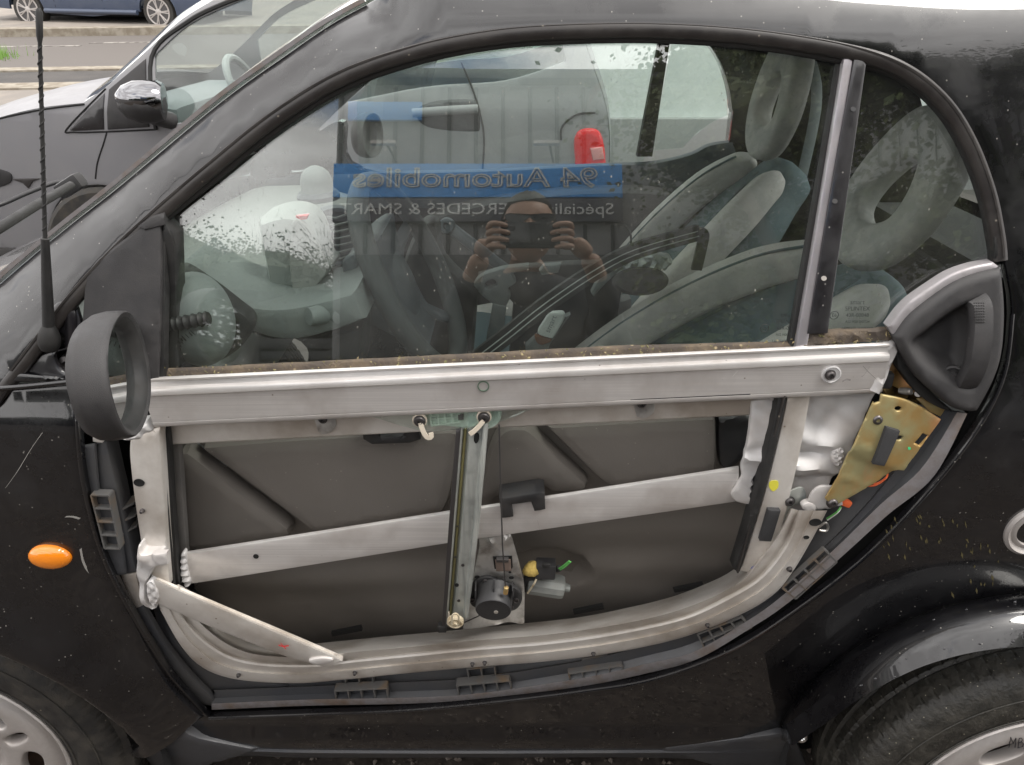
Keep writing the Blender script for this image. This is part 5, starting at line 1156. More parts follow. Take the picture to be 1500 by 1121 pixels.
# ================================================================== CABIN
def PSf(px, py, surf, off=0.0):
    u, dy, dz = rayd(px, py); Y = 2.0
    for _ in range(50):
        t = (Y - CY) / dy; Y = .5 * Y + .5 * (float(surf(np.array([u * t]), np.array([CZ + dz * t]))[0]) + off)
    t = (Y - CY) / dy; return Vector((u * t, Y, CZ + dz * t))
def YS(Y): return lambda x, z: np.full(np.shape(x), float(Y))
def WY(pts, Y, closed=True, seg=6): return [(PY(a, b, Y).x, PY(a, b, Y).z) for a, b in catmull(pts, closed, seg)]
def ypanel(name, pts, Y, m, parent=car, thick=.02, r=.006, grid=.02, seg=6, **k): return panel(name, WY(pts, Y, True, seg), m, parent, thick=thick, r=r, grid=grid, surf=YS(Y), **k)
farS = lambda x, z: CARW - S(x, z)
# far door card, armrest bulge and grab handle
def fpanel(name, pts, off, m, thick=.02, r=.01, grid=.03, disp=None, seg=6):
    w = [(PSf(a, b, farS, -off).x, PSf(a, b, farS, -off).z) for a, b in catmull(pts, True, seg)]
    return panel(name, w, m, car, thick=thick, r=r, grid=grid, surf=lambda x, z: farS(x, z) - off, disp=disp)
fpanel('far_door_card', [(380, 262, 'c'), (480, 254), (700, 250), (880, 241), (955, 238), (1010, 226), (1040, 212), (1078, 206, 'c'), (1120, 420, 'c'), (1000, 560, 'c'), (500, 560, 'c'), (400, 420, 'c')], .055, M['dashdark'], r=.016, disp=lambda x, z: .02 * smooth((.90 - z) / .05))
fpanel('far_door_pocket', [(608, 345), (640, 318), (700, 300), (780, 288), (860, 281), (950, 281), (990, 292), (1000, 330, 'c'), (960, 470, 'c'), (700, 500, 'c'), (620, 420)], .16, mat('dark_card', (.040, .038, .037), .6, bump=(900, .4)), r=.03, thick=.08)
gh = tube('grab_handle', sp3([PY(652, 327, 1.13), PY(668, 340, 1.10), PY(710, 372, 1.09), PY(745, 398, 1.10), PY(762, 405, 1.13)]), .016, M['dashdark'], car, seg=10, sq=.7)
lathe('handle_end', [(.020, -.01), (.022, 0), (.018, .008), (.009, .009), (.008, .004), (.0001, .004)], PY(655, 331, 1.10), (-.2, -1, .2), M['dashdark'], gh, 18)
lathe('handle_end', [(.018, -.01), (.020, 0), (.016, .008), (.008, .009), (.007, .004), (.0001, .004)], PY(752, 402, 1.10), (-.2, -1, .2), M['dashdark'], gh, 18)
# floor, bulkhead, lining
rbox('cabin_floor', (-.05, .73, .30), (1.3, 1.16, .04), M['carpet'], car, bev=0)
panel('footwell_front', [(.14, .2), (1.32, .2), (1.32, .86), (.14, .86)], M['carpet'], car, thick=.02, r=0, grid=.2, surf=YS(0))
bpy.data.objects.remove(bpy.data.objects['footwell_front'])
rbox('footwell', (-.74, .73, .58), (.04, 1.12, .60), M['carpet'], car, bev=0)
rbox('rear_bulkhead', (.86, .73, .62), (.04, 1.12, .72), M['carpet'], car, rot=Matrix.Rotation(.14, 3, 'Y'), bev=0)
rbox('parcel_shelf', (1.02, .73, .93), (.30, 1.0, .03), M['carpet'], car, bev=.01)
loft('head_lining', [[(p[0], p[1] + (.015 if j < 7 else -.015) * 1, p[2] - .03) for j, p in enumerate(cross(e, 0, .05))] for e in edge_roof], M['lining'], car, n=24)
# far and near pillars' inner trims
fpanel('far_pillar_trim', [(1086, 70, 'c'), (1170, 92, 'c'), (1215, 150), (1240, 260, 'c'), (1180, 420, 'c'), (1060, 430, 'c'), (1082, 205, 'c'), (1078, 130)], .05, M['carpet'], r=.01)
tube('seat_belt', sp3([PY(1188, 92, 1.22), PY(1196, 130, 1.20), PY(1192, 180, 1.18), PY(1172, 270, 1.16)]), .014, mat('belt_grey', (.13, .15, .16), .6), car, sq=.15, nrm=(0, -1, 0))
# dashboard: near end block, top, far top
dtop = mat('dash_top', (.24, .25, .245), .5, bump=(1300, .3))
dsec = [(-.80, .97), (-.70, 1.015), (-.55, 1.02), (-.44, .99), (-.40, .94), (-.42, .86), (-.47, .78), (-.55, .72), (-.78, .70)]
for (y0, y1, dx, dz) in ((.13, 1.30, 0, -.045),):
    A = [[(x + dx - .03 * math.sin(math.pi * (y - y0) / (y1 - y0)), y, z + dz) for x, z in dsec] for y in np.linspace(y0, y1, 14)]
    loft('dashboard', A, dtop, car, n=30, caps=False)
    ob('dash_end', [(x + dx, y0, z + dz) for x, z in dsec], [tuple(range(len(dsec)))], M['dashlight'], car)
ypanel('instrument_pod', [(372, 336), (384, 322), (418, 315), (446, 324), (462, 348), (472, 388), (480, 402), (448, 440), (396, 449), (384, 400)], .30, M['dashlight'], thick=.09, r=.028, grid=.012)
ypanel('pod_shadow_face', [(428, 326), (448, 330), (463, 356), (478, 398), (446, 434), (432, 438), (424, 390)], .286, mat('pod_grey', (.36, .36, .35), .5), thick=.01, r=.004)
# far vent ball on the dash top
lathe('vent_ball', [(.038, -.01), (.036, .006), (.034, .010), (.034, .026), (.029, .042), (.019, .052), (.008, .057), (.0001, .058)], PY(466, 283, .82), (-.05, 0, 1), M['dash'], car, 28)
lathe('vent_ball_base', [(.045, -.012), (.046, -.002), (.040, .006), (.0001, .006)], PY(466, 284, .82), (-.05, 0, 1), M['dashdark'], car, 28)
# round side vent with louvres
vc = PY(494, 346, .50); va = Vector((.42, -1, .12)).normalized()
vent = lathe('round_vent', [(.052, -.03), (.054, -.004), (.050, .006), (.044, .004), (.043, -.018), (.0001, -.02)], vc, va, M['dashdark'], car, 36)
ux = va.cross(Vector((0, 0, 1))).normalized(); uz = ux.cross(va).normalized()
for i in range(7):
    h_ = -.036 + .012 * i; w_ = math.sqrt(max(.0001, .042 ** 2 - h_ ** 2))
    a = vc + uz * h_ - ux * w_; b = vc + uz * h_ + ux * w_; tube('louvre', [a, (a + b) / 2 + va * .004 - uz * .004, b], .0022, M['dash'], vent, seg=5)
ypanel('red_button', [(432, 317, 'c'), (452, 315, 'c'), (449, 322, 'c'), (436, 324, 'c')], .29, M['redlens'], thick=.01, r=.002, grid=.01)
# lower dash sweep and its black underside
ypanel('dash_lower', [(255, 398), (268, 402), (300, 425), (350, 445), (400, 452), (450, 446), (520, 428, 'c'), (535, 470, 'c'), (500, 484), (440, 500), (395, 498), (350, 480), (300, 445)], .20, M['dash'], thick=.16, r=.014, grid=.014)
ypanel('dash_underside', [(330, 470), (400, 500), (500, 488), (530, 480, 'c'), (528, 545, 'c'), (445, 548, 'c'), (440, 505)], .26, M['plastic'], thick=.3, r=.01)
ypanel('speaker_pod_rim', [(256, 395), (300, 418), (345, 452), (364, 468), (366, 486), (352, 510), (325, 530), (290, 545), (250, 545), (250, 440)], .135, M['plastic'], thick=.03, r=.012, grid=.012)
sp = PY(292, 468, .12)
lathe('speaker_pod', [(.058, .0), (.056, .012), (.046, .026), (.030, .036), (.012, .041), (.0001, .042)], sp, (.15, -1, .1), M['dash'], car, 36, sy=1.12, sx=.80)
gp = [PY(232, 478, .075), PY(262, 474, .075), PY(306, 466, .075)]
gk = sp3(gp, 24); tube('mirror_lever', gk, .0085, M['rubber'], car, seg=12, scale=[.95 + .22 * (i % 5 == 0) + .1 * (i % 5 == 1) for i in range(len(gk))])
gk = sp3([PY(240, 512, .085), PY(262, 500, .085), PY(285, 484, .085)], 20); tube('mirror_lever_boot', gk, .007, M['rubber'], car, seg=10, scale=[.9 + .3 * (i % 4 == 0) for i in range(len(gk))])
ypanel('pillar_inner', C((236, 322), (255, 345), (262, 540), (236, 552)), .075, M['rubber'], thick=.03, r=.004)
# steering column shroud, stalk, wheel
ypanel('column_shroud', [(503, 392), (512, 374), (540, 352), (556, 350, 'c'), (566, 400), (590, 455), (626, 520, 'c'), (612, 524, 'c'), (575, 500), (535, 478), (512, 445)], .34, M['dashdark'], thick=.16, r=.022, grid=.014)
ypanel('column_side', [(500, 392), (508, 378), (520, 374), (524, 400), (532, 440), (528, 462), (510, 450)], .325, mat('shroud_light', (.13, .15, .165), .4), thick=.02, r=.008, grid=.01)
st = PY(505, 456, .24); tube('stalk', [st + Vector((.02, .05, 0)), st, PY(466, 462, .20), PY(452, 464, .19)], .014, M['dash'], car, seg=14, scale=[.8, 1, 1.05, .9]); lathe('stalk_knob', [(.012, 0), (.014, .006), (.012, .014), (.006, .017), (.0001, .017)], PY(492, 460, .215), (.8, -1, 0), M['dash'], car, 18)
wc = PY(604, 402, .42); wa = Vector((.90, -.06, .42)).normalized(); wu = Vector((-.42, 0, .90)).normalized(); wl_ = wa.cross(wu).normalized()
def wpt(a, r, h=0): return wc + (wu * math.cos(a) + wl_ * math.sin(a)) * r + wa * h
sw = sweep('steering_wheel', [wpt(t, .168) for t in np.linspace(0, 2 * math.pi, 80)[:-1]], [(b * 1.0, n * 1.15) for b, n in circ(.0155, 12)], M['leather'], car, closed=True, nrm=tuple(wa), angle=60)
lathe('steering_hub', [(.075, -.06), (.080, -.035), (.078, -.02), (.060, -.008), (.0001, .0)], wc - wa * .01, wa, M['dashdark'], sw, 30)
for a in (1.25, -1.25, 2.5, -2.5):
    tube('steering_spoke', [wpt(a, .05, -.035), wpt(a, .11, -.03), wpt(a, .172, -.006)], .016, M['dashdark'], sw, seg=8, sq=.5, nrm=tuple(wa), scale=[1.3, 1, .8])
# centre console and gear stick
rbox('centre_console', (-.10, .73, .50), (.75, .16, .30), M['plastic'], car, bev=.03)
ypanel('console_cover', [(612, 335), (640, 330), (650, 380), (700, 430, 'c'), (690, 560, 'c'), (600, 560, 'c'), (585, 420)], .62, M['plastic'], thick=.05, r=.02)
# seats
def seat(hx, hy, Y, th, thh, lab=None):
    """hx, hy: pixel of the headrest opening; th, thh: recline of back and headrest"""
    H = PY(hx, hy, Y); V = Vector((0, 1, 0))
    def ax(t): return Vector((math.sin(t), 0, math.cos(t))), Vector((-math.cos(t), 0, math.sin(t)))
    U, N = ax(th); Uh, Nh = ax(thh); Sh = H - Uh * .125 + Vector((.03, 0, -.03)); B = Sh - U * .50
    s_ = bpy.data.objects.new('seat', None); COL.objects.link(s_); s_.parent = car; s_.location = B - world_off(car)
    flat = lambda x, z: np.zeros(len(x))
    def bpanel(nm, o_, m_, thick, r, off, org, u_, n_, holes=()):
        o = panel(nm, catmull(o_, True, 6), m_, s_, thick=thick, r=r, grid=.014, surf=flat, off=off, holes=[catmull(h, True, 6) for h in holes], round_back=True)
        for p in o.data.vertices: a, b, c_ = p.co; p.co = org + V * a + n_ * (-b) + u_ * c_
        o.data.update(); recalc(o); o.data.set_sharp_from_angle(angle=R(60)); o.location = -world_off(s_); return o
    bpanel('backrest', [(-.19, -.05), (.19, -.05), (.20, .15), (.18, .36), (.12, .47), (.07, .54), (-.07, .54), (-.12, .47), (-.18, .36), (-.20, .15)], M['teal'], .09, .03, 0, B, U, N)
    bpanel('headrest', [(-.085, -.100), (0, -.130), (.085, -.100), (.128, -.03), (.125, .05), (.092, .118), (.044, .145), (-.044, .145), (-.092, .118), (-.125, .05), (-.128, -.03)], M['seathead'], .050, .016, -.02, H, Uh, Nh, holes=[[(-.056, -.035), (0, -.052), (.056, -.035), (.063, .0), (.048, .036), (.024, .060), (-.024, .060), (-.048, .036), (-.063, .0)]])
    for sg in (-1, 1):
        pth = [B + V * sg * a + N * n_ + U * u for a, u, n_ in [(.185, -.06, .03), (.195, .10, .045), (.190, .25, .045), (.165, .38, .035), (.125, .46, .02), (.10, .50, .005)]]
        k = sp3(pth); rp_ = [(.030 * math.copysign(abs(math.cos(t)) ** .45, math.cos(t)), .038 * math.copysign(abs(math.sin(t)) ** .6, math.sin(t))) for t in np.linspace(0, 6.283, 25)[:-1]]
        tube('seam', [q - V * sg * .020 + N * .036 for q in k[:-4]], .0028, M['teal'], s_, seg=6)
        sweep('bolster', k, rp_, M['seatgrey'], s_, nrm=tuple(N), angle=75, scale=list(np.interp(np.linspace(0, 1, len(k)), [0, .6, .85, 1], [1.05, 1, .85, .4])))
    c0 = B + N * .24; c0.z = .56
    rbox('cushion', c0, (.50, .38, .13), M['teal'], s_, rot=Matrix.Rotation(.12, 3, 'Y'), bev=.05, seg=4)
    for sg in (-1, 1): tube('cushion_bolster', [c0 + Vector((.22, sg * .18, .05)), c0 + Vector((0, sg * .19, .08)), c0 + Vector((-.24, sg * .17, .05))], .05, M['seatgrey'], s_, seg=12, scale=[.9, 1, .8])
    if lab: s_['label'] = lab
    return s_
seat(1306, 285, .42, R(56), R(26), 'driver seat with a headrest pierced by a rounded triangular opening')
seat(1134, 150, 1.03, R(39), R(10), 'passenger seat behind the driver seat')
# far exterior mirror (same shape, mirrored)
far_m = mir.copy(); COL.objects.link(far_m); far_m.parent = car; me2 = mir.data.copy(); far_m.data = me2
wo_ = world_off(car)
for p in me2.vertices: p.co = Vector((p.co.x, CARW - p.co.y, p.co.z))
me2.flip_normals(); far_m.location = -wo_

# ---- things lying in the cabin
M['trimgrey'] = mat('dusty_trim', (.17, .19, .19), .6, bump=(600, .4), dust=(30, (.3, .31, .3), .5))
def loose(name, label, cat, px, py, Y): return thing(name, label, cat, PY(px, py, Y))
sl_ = loose('rubber_strip', 'long black rubber window strip with two pale lines lying diagonally across the seats', 'rubber strip', 860, 440, .30)
pth = sp3([PY(690, 532, .26), PY(742, 492, .26), PY(800, 446, .27), PY(868, 400, .30), (PY(930, 368, .34)), PY(1022, 341, .40)])
sweep('strip_body', pth, [(-.013, -.005), (.013, -.005), (.013, .004), (-.013, .004)], M['rubber'], sl_)
for o_ in (-.004, .005):
    sweep('strip_line', [p + Vector((-.3, 0, .9)) * (-o_) + Vector((0, -.0045, 0)) for p in pth], [(-.0008, -.0005), (.0008, -.0005), (.0008, .0006), (-.0008, .0006)], M['dashlight'], sl_)
sweep('strip_tail', sp3([PY(1020, 340, .40), PY(1030, 343, .40), PY(1029, 356, .41), PY(1020, 395, .42)]), [(-.009, -.003), (.009, -.003), (.009, .003), (-.009, .003)], M['rubber'], sl_)
tr = loose('trim_tray', 'broken black plastic trim piece with dusty pale edges lying behind the steering wheel', 'trim piece', 800, 450, .62)
ypanel('tray_body', [(700, 405, 'c'), (745, 394, 'c'), (830, 388, 'c'), (905, 386, 'c'), (912, 420, 'c'), (896, 525, 'c'), (745, 530, 'c'), (752, 445, 'c'), (740, 432, 'c')], .66, M['plastic'], tr, thick=.03, r=.004)
ypanel('tray_edge', [(694, 418), (706, 404), (738, 393, 'c'), (775, 389, 'c'), (772, 396), (752, 402), (756, 414), (744, 424), (748, 434), (741, 450, 'c'), (722, 446), (700, 428)], .64, M['trimgrey'], tr, thick=.02, r=.004, grid=.01, holes=[WY([(710, 416), (722, 410), (728, 418), (714, 424)], .64, True, 4)])
ypanel('tray_edge', C((722, 446), (742, 450), (735, 505), (714, 520), (712, 500)), .635, M['trimgrey'], tr, thick=.02, r=.004)
ypanel('tray_edge', C((797, 390), (822, 388), (818, 400), (794, 404), (790, 398)), .64, M['trimgrey'], tr, thick=.02, r=.003)
ypanel('tray_edge', [(866, 430, 'c'), (882, 402), (900, 386, 'c'), (925, 386, 'c'), (905, 400), (884, 420), (870, 436, 'c')], .60, M['trimgrey'], tr, thick=.02, r=.004, grid=.01)
ypanel('tray_edge', C((770, 508), (812, 470), (836, 462), (806, 505), (800, 520), (770, 522)), .56, M['trimgrey'], tr, thick=.02, r=.003)
kc = loose('key_card', 'white plastic card with rounded corners standing on the trim piece', 'card', 808, 478, .54)
ypanel('card_body', [(788, 488), (790, 482, 'c'), (805, 459, 'c'), (824, 458), (828, 463), (826, 470, 'c'), (812, 493), (806, 496), (792, 492)], .545, mat('card_white', (.72, .77, .74), .35), kc, thick=.012, r=.003, grid=.006, seg=3)
c_ = PY(807, 475, .540); text_obj('card_lettering', 'smart', .016, c_, (R(90), R(-68), 0), mat('card_print', (.30, .33, .33), .5), kc, extrude=.0002)
ypanel('card_foot', [(784, 492), (800, 496), (808, 500), (795, 506), (786, 502)], .55, M['wireorange'] if False else mat('brown_foot', (.18, .07, .03), .5), kc, thick=.01, r=.003, grid=.006)
mp_ = loose('rear_view_mirror', 'detached black rear-view mirror with its pale bracket lying on the passenger seat', 'mirror', 940, 400, .60)
lathe('mirror_shell', [(.02, -.012), (.026, -.008), (.028, 0), (.024, .008), (.010, .012), (.0001, .013)], PY(938, 412, .58), (.1, -1, .5), M['plastic'], mp_, 28, sx=2.0)
ypanel('mirror_bracket', [(900, 400), (904, 384), (918, 378), (940, 380), (960, 374), (985, 380), (978, 396), (950, 402), (920, 408)], .60, mat('bracket_silver', (.34, .37, .37), .35, metal=.4, bump=(200, 1)), mp_, thick=.03, r=.008, grid=.008, disp=lambda x, z: .006 * np.sin(x * 260) * np.sin(z * 240))
tube('mirror_wire', sp3([PY(886, 327, .62), PY(912, 328, .62), PY(924, 345, .61), PY(922, 372, .60)]), .0022, M['rubber'], mp_)
rc = loose('red_bag', 'red cloth bag with pale grey front lying low on the passenger side', 'bag', 930, 480, .80)
ypanel('bag_panel', [(880, 442, 'c'), (925, 440, 'c'), (928, 505, 'c'), (882, 508, 'c')], .78, mat('bag_grey', (.17, .17, .17), .7), rc, thick=.04, r=.01)
tube('bag_side', sp3([PY(925, 530, .80), PY(928, 490, .79), PY(942, 462, .79), PY(955, 450, .79), PY(968, 452, .80)]), .022, M['redcloth'], rc, seg=10)

# ================================================================== NEIGHBOUR CAR
def S2(x, z):
    x = np.asarray(x, float); z = np.asarray(z, float)
    return 2.52 + np.where(z > 1.02, .26 * (z - 1.02) + .15 * (z - 1.02) ** 2, .22 * (z - 1.02) ** 2) + np.where(x < -1.2, .10 * (x + 1.2) ** 2, 0) + np.where(z > 1.45, 1.8 * (z - 1.45) ** 2, 0)
NW = 2 * 2.52 + 1.56
M['npaint'] = mat('grey_black_metallic', (.25, .248, .26), .5, metal=.1, coat=.12, coat_rough=.12, spec=.2, dust=(6, (.32, .31, .30), .35), specks=(50, (.25, .24, .22), .93))
nc = thing('neighbour_car', 'dark grey two-seat microcar parked parallel behind the black one, with chrome-capped mirror', 'car', (-.9, 3.3, .1))
def W2(pts, off=0.0, closed=True, seg=6): return [(PSf(a, b, S2, off).x, PSf(a, b, S2, off).z) for a, b in catmull(pts, closed, seg)]
def n2(name, o, m, parent=nc, off=0, thick=.02, r=.006, grid=.05, **k): return panel(name, o, m, parent, thick=thick, r=r, grid=grid, surf=S2, off=off, **k)
n_up = W2([(-260, 330), (-160, 238), (-60, 192), (0, 172), (60, 158), (122, 151, 'c'), (150, 131), (200, 88), (262, 32), (310, 2)], 0, False)
n_roof = catmull([(-1.05, 1.52), (-.85, 1.575), (-.5, 1.60), (-.1, 1.585), (.15, 1.53)], False); n_back = catmull([(.24, 1.42), (.33, 1.2), (.40, 1.0), (.42, .75), (.40, .5), (.36, .36)], False)
nWR = Vector((.06, 0, .36)); nWF = Vector((-1.82, 0, .36))
n_bot = [(nWR.x + .34 * math.cos(R(a)), nWR.z + .34 * math.sin(R(a))) for a in range(-8, 190, 9)] + [(-1.3, .30)] + [(nWF.x + .34 * math.cos(R(a)), nWF.z + .34 * math.sin(R(a))) for a in range(-8, 190, 9)]
x0n = n_up[0][0]
n_out = n_up + n_roof + n_back + n_bot + [(x0n - .05, .36), (x0n - .06, .55)]
n_win = W2([(226, 82, 'c'), (275, 38), (336, 8), (420, -22), (560, -45), (720, -48), (800, -10), (828, 90, 'c'), (740, 118), (620, 128), (450, 160), (232, 184, 'c')])
n2('body_side', n_out, M['npaint'], holes=[n_win], grid=.04)
nf = panel('far_body_side', n_out, M['npaint'], nc, thick=.02, r=0, grid=.1, holes=[n_win], surf=lambda x, z: NW - S2(x, z))
def ncross(e, bx, bz, n=15):
    y = float(S2(e[0], e[1])); return [(e[0] + bx * (1 - (2 * i / (n - 1) - 1) ** 2), y + (NW - 2 * y) * i / (n - 1), e[1] + bz * (1 - (2 * i / (n - 1) - 1) ** 2)) for i in range(n)]
cut = int(len(n_up) * .55)
kx = min(range(len(n_up)), key=lambda i: abs(n_up[i][0] - W2([(122, 151, 'c'), (124, 150, 'c'), (126, 148, 'c')])[0][0]))
loft('bonnet', [ncross(e, -.10, .05) for e in n_up[:kx + 1]], M['npaint'], nc, n=20)
loft('windscreen', [ncross(e, -.16, .03) for e in n_up[kx:] + n_roof[:3]], M['glassdark'], nc, n=20)
loft('roof', [ncross(e, 0, .04) for e in n_roof[2:]], M['npaint'], nc, n=20)
loft('rear_end', [ncross(e, .06, 0) for e in n_back], M['npaint'], nc, n=20)
n2('side_window', n_win, M['glassdark'], off=.008, thick=.004, r=0, grid=.1)
panel('side_window', n_win, M['glassdark'], nc, thick=.004, r=0, grid=.1, surf=lambda x, z: NW - S2(x, z) - .008)
def S2path(pts, off=0, seg=6): return [PSf(a, b, S2, off) for a, b in catmull(pts, False, seg)]
def npts(pts, off): return [tuple(p) for p in S2path(pts, off)]
sweep('window_seal', npts([(228, 190), (222, 84), (272, 34), (334, 3), (420, -27)], -.002), circ(.009, 6), M['rubber'], nc)
tube('panel_gap', npts([(157, 192), (152, 210), (143, 238), (140, 262)], .001), .004, M['black'], nc, seg=6)
tube('panel_gap', npts([(228, 190), (160, 193), (108, 194), (99, 188), (155, 130)], .0005), .004, M['black'], nc, seg=6)
tube('panel_gap', npts([(-20, 178), (60, 161), (124, 153)], .0), .004, M['black'], nc, seg=6)
n2('mirror_triangle', W2(C((160, 131), (214, 86), (219, 186), (158, 190))), M['matt'], off=-.006, thick=.01, r=.004); n2('corner_trim', W2([(103, 189, 'c'), (154, 136, 'c'), (153, 190, 'c'), (108, 192)]), M['dusty_paint'], off=-.004, thick=.01, r=.004)
n2('headlamp', W2([(-60, 240), (0, 248), (18, 258), (6, 272), (-60, 280)]), M['plastic'], off=-.006, thick=.01, r=.003); n2('side_vent', W2(C((16, 262), (60, 261), (48, 266), (42, 276), (34, 268))), M['darksteel'], off=-.006, thick=.008, r=.002)
# mirror with chrome cap
nm = PSf(203, 152, S2, -.10)
ms = lathe('door_mirror', [(.05, -.10), (.085, -.09), (.10, -.05), (.098, 0), (.07, .05), (.03, .075), (.0001, .08)], nm, (-1, -.25, 0), M['matt'], nc, 28, sx=.95, sy=.78)
lathe('mirror_cap', [(.09, -.10), (.104, -.08), (.105, -.03), (.10, .01), (.072, .052), (.03, .078), (.0001, .083)], nm + Vector((0, 0, .022)), (-1, -.25, .05), mat('mirror_cap_chrome', (.26, .26, .27), .08, metal=1), ms, 28, sx=.92, sy=.66)
tube('mirror_foot', [nm + Vector((.04, .02, -.05)), nm + Vector((.08, .10, -.08))], .035, M['matt'], ms)
# handle recess, handle, tail lamp, door seam
hr = n2('handle_recess', W2([(604, 168), (612, 152), (640, 142), (690, 140), (706, 150), (708, 190), (700, 198), (650, 196), (618, 188)]), mat('recess_dark', (.03, .03, .033), .3, coat=1), off=-.002, thick=.02, r=.02, grid=.015, disp=lambda x, z: .0 * x)
tube('door_handle', npts([(604, 166), (640, 163), (690, 160), (700, 160)], -.03), .018, M['npaint'], hr, seg=10, sq=.7)
tube('panel_gap', npts([(676, 92), (692, 130), (704, 170), (709, 205), (706, 262)], -.002), .004, M['rubber'], nc, seg=6)
tube('panel_gap', npts([(822, 205), (824, 185), (845, 168), (872, 165)], -.002), .004, M['rubber'], nc, seg=6)
tlo = n2('tail_lamp', W2([(840, 206), (846, 192), (860, 187), (876, 190), (884, 204), (888, 232), (884, 246), (846, 246), (841, 230)]), M['redlens'], off=-.016, thick=.03, r=.022, grid=.012)
n2('tail_lamp_clear', W2([(864, 216, 'c'), (882, 214, 'c'), (885, 232, 'c'), (868, 234, 'c')]), mat('lens_window', (.75, .30, .30), .1, coat=1), parent=tlo, off=-.020, thick=.008, r=.004, grid=.012)
# cabin of the neighbour
M['nint'] = mat('pale_interior', (.36, .40, .37), .7)
def nbox(nm_, c, s_, m, **k): return rbox(nm_, c, s_, m, nc, **k)
nbox('dash', (-1.62, 3.3, .92), (.35, 1.25, .2), M['dash'], bev=.06)
for y in (2.95, 3.68):
    nbox('seat', (-.55, y, .98), (.16, .46, .60), M['carpet'], rot=Matrix.Rotation(.3, 3, 'Y'), bev=.06, seg=3); nbox('seat_base', (-.85, y, .62), (.5, .46, .16), M['carpet'], bev=.05)
sc_ = Vector((-1.22, 2.98, 1.03)); sa_ = Vector((.9, 0, .42)).normalized(); su_ = Vector((-.42, 0, .9)).normalized(); sl2 = sa_.cross(su_)
sweep('steering_wheel', [sc_ + su_ * .18 * math.cos(t) + sl2 * .18 * math.sin(t) for t in np.linspace(0, 6.283, 50)[:-1]], circ(.017, 8), M['dashlight'], nc, closed=True, nrm=tuple(sa_))
nbox('cabin_floor', (-.8, 3.3, .45), (2.0, 1.3, .05), M['carpet'], bev=0); nbox('underbody', (-.85, 3.3, .32), (1.5, 1.4, .06), M['carpet'], bev=0)
for w_ in (nWR, nWF):
    for y, d in ((2.56, 1), (4.04, -1)):
        t_ = lathe('wheel', [(.20, 0), (.28, .0), (.30, .02), (.302, .09), (.30, .15), (.27, .165), (.19, .165)], (w_.x, y, w_.z - .02 + ramp(y)), (0, d, 0), M['tyre'], nc, 40)
        lathe('rim', [(.205, -.004), (.2, .01), (.16, .02), (.06, .0), (.02, -.004), (.0001, -.004)], (w_.x, y, w_.z - .02 + ramp(y)), (0, d, 0), M['rim'], t_, 30)

# ================================================================== FAR CAR ACROSS THE STREET
M['bluepaint'] = mat('slate_blue_paint', (.055, .075, .125), .3, metal=.3, coat=.8, coat_rough=.05, dust=(3, (.12, .13, .15), .3))
def dwp(px, py):
    # a point on the street at the foot of a far wheel
    u, dy, dz = rayd(px, py); t = 5.0
    for _ in range(200): t = t + .02 * ((CZ + dz * t) - (ramp(min(CY + dy * t, 20)) + .0)) / max(.05, -dz + .078)
    return Vector((u * t, CY + dy * t, CZ + dz * t))
a_ = dwp(46, 41); b_ = dwp(236, 46)
print('far car wheels', a_, b_)
fdir = (b_ - a_); wb = fdir.length; fdir.normalize(); side = Vector((fdir.y, -fdir.x, 0)).normalized()
if side.y > 0: side = -side
fcx = thing('far_car', 'slate blue estate car with silver alloy wheels parked along the far kerb', 'car', (a_ + b_) / 2)
k_ = wb / 2.7
def fp(s_, h, o): return a_ + fdir * (s_ * k_) + Vector((0, 0, h * k_)) - side * (o * k_)
prof_f = [(-.85, .35), (-.88, .55), (-.80, .78), (-.55, .92), (.25, 1.02), (.9, 1.45), (1.5, 1.58), (2.6, 1.56), (3.3, 1.40), (3.6, 1.0), (3.68, .7), (3.62, .32)]
low_f = [(3.62, .25)] + [(2.7 + .36 * math.cos(R(a)), .31 + .36 * math.sin(R(a))) for a in range(-8, 190, 11)] + [(1.35, .22)] + [(.36 * math.cos(R(a)), .31 + .36 * math.sin(R(a))) for a in range(-8, 190, 11)]
V2, F2, _l = tri_region([catmull(prof_f, False, 4) + low_f, [(.55, 1.0), (1.0, 1.38), (1.55, 1.47), (2.6, 1.45), (3.2, 1.28), (3.3, 1.02)]], .12, 0)
def fy(h): return .0 + .10 * max(0, h - .9) + .12 * max(0, .45 - h)
for nm_, o0, sg in (('body_side', 0.0, 1), ('far_body_side', 1.75, -1)):
    vs = [fp(p[0], p[1], o0 + sg * fy(p[1])) for p in V2] + [fp(p[0], p[1], o0 + sg * (fy(p[1]) + .04)) for p in V2]; n_ = len(V2)
    ob(nm_, vs, [tuple(t) for t in F2] + [tuple(int(i) + n_ for i in t[::-1]) for t in F2], M['bluepaint'], fcx)
top = catmull(prof_f, False, 4)
loft('roof_and_bonnet', [[tuple(fp(p[0], p[1], fy(p[1]))) for p in top], [tuple(fp(p[0], p[1] + .03, .87)) for p in top], [tuple(fp(p[0], p[1], 1.75 - fy(p[1]))) for p in top]], M['bluepaint'], fcx, n=60)
ob('side_glass', [fp(x, h, .06 + fy(h)) for x, h in [(.55, 1.0), (1.0, 1.38), (1.55, 1.47), (2.6, 1.45), (3.2, 1.28), (3.3, 1.02)]], [(0, 1, 2, 3, 4, 5)], M['glassdark'], fcx)
rk = [fp(x, .30, -.012) for x in (.40, 1.35, 2.30)]; tube('side_skirt', rk, .045 * k_, M['bluepaint'], fcx, seg=8)
for x, h0, h1 in ((.62, .36, .98), (1.62, .30, 1.0), (2.32, .5, 1.0)): tube('door_gap', [fp(x, h0, .003 + fy(h0)), fp(x, .6, -.004), fp(x + .03, h1, .003 + fy(h1))], .006, M['black'], fcx, seg=5)
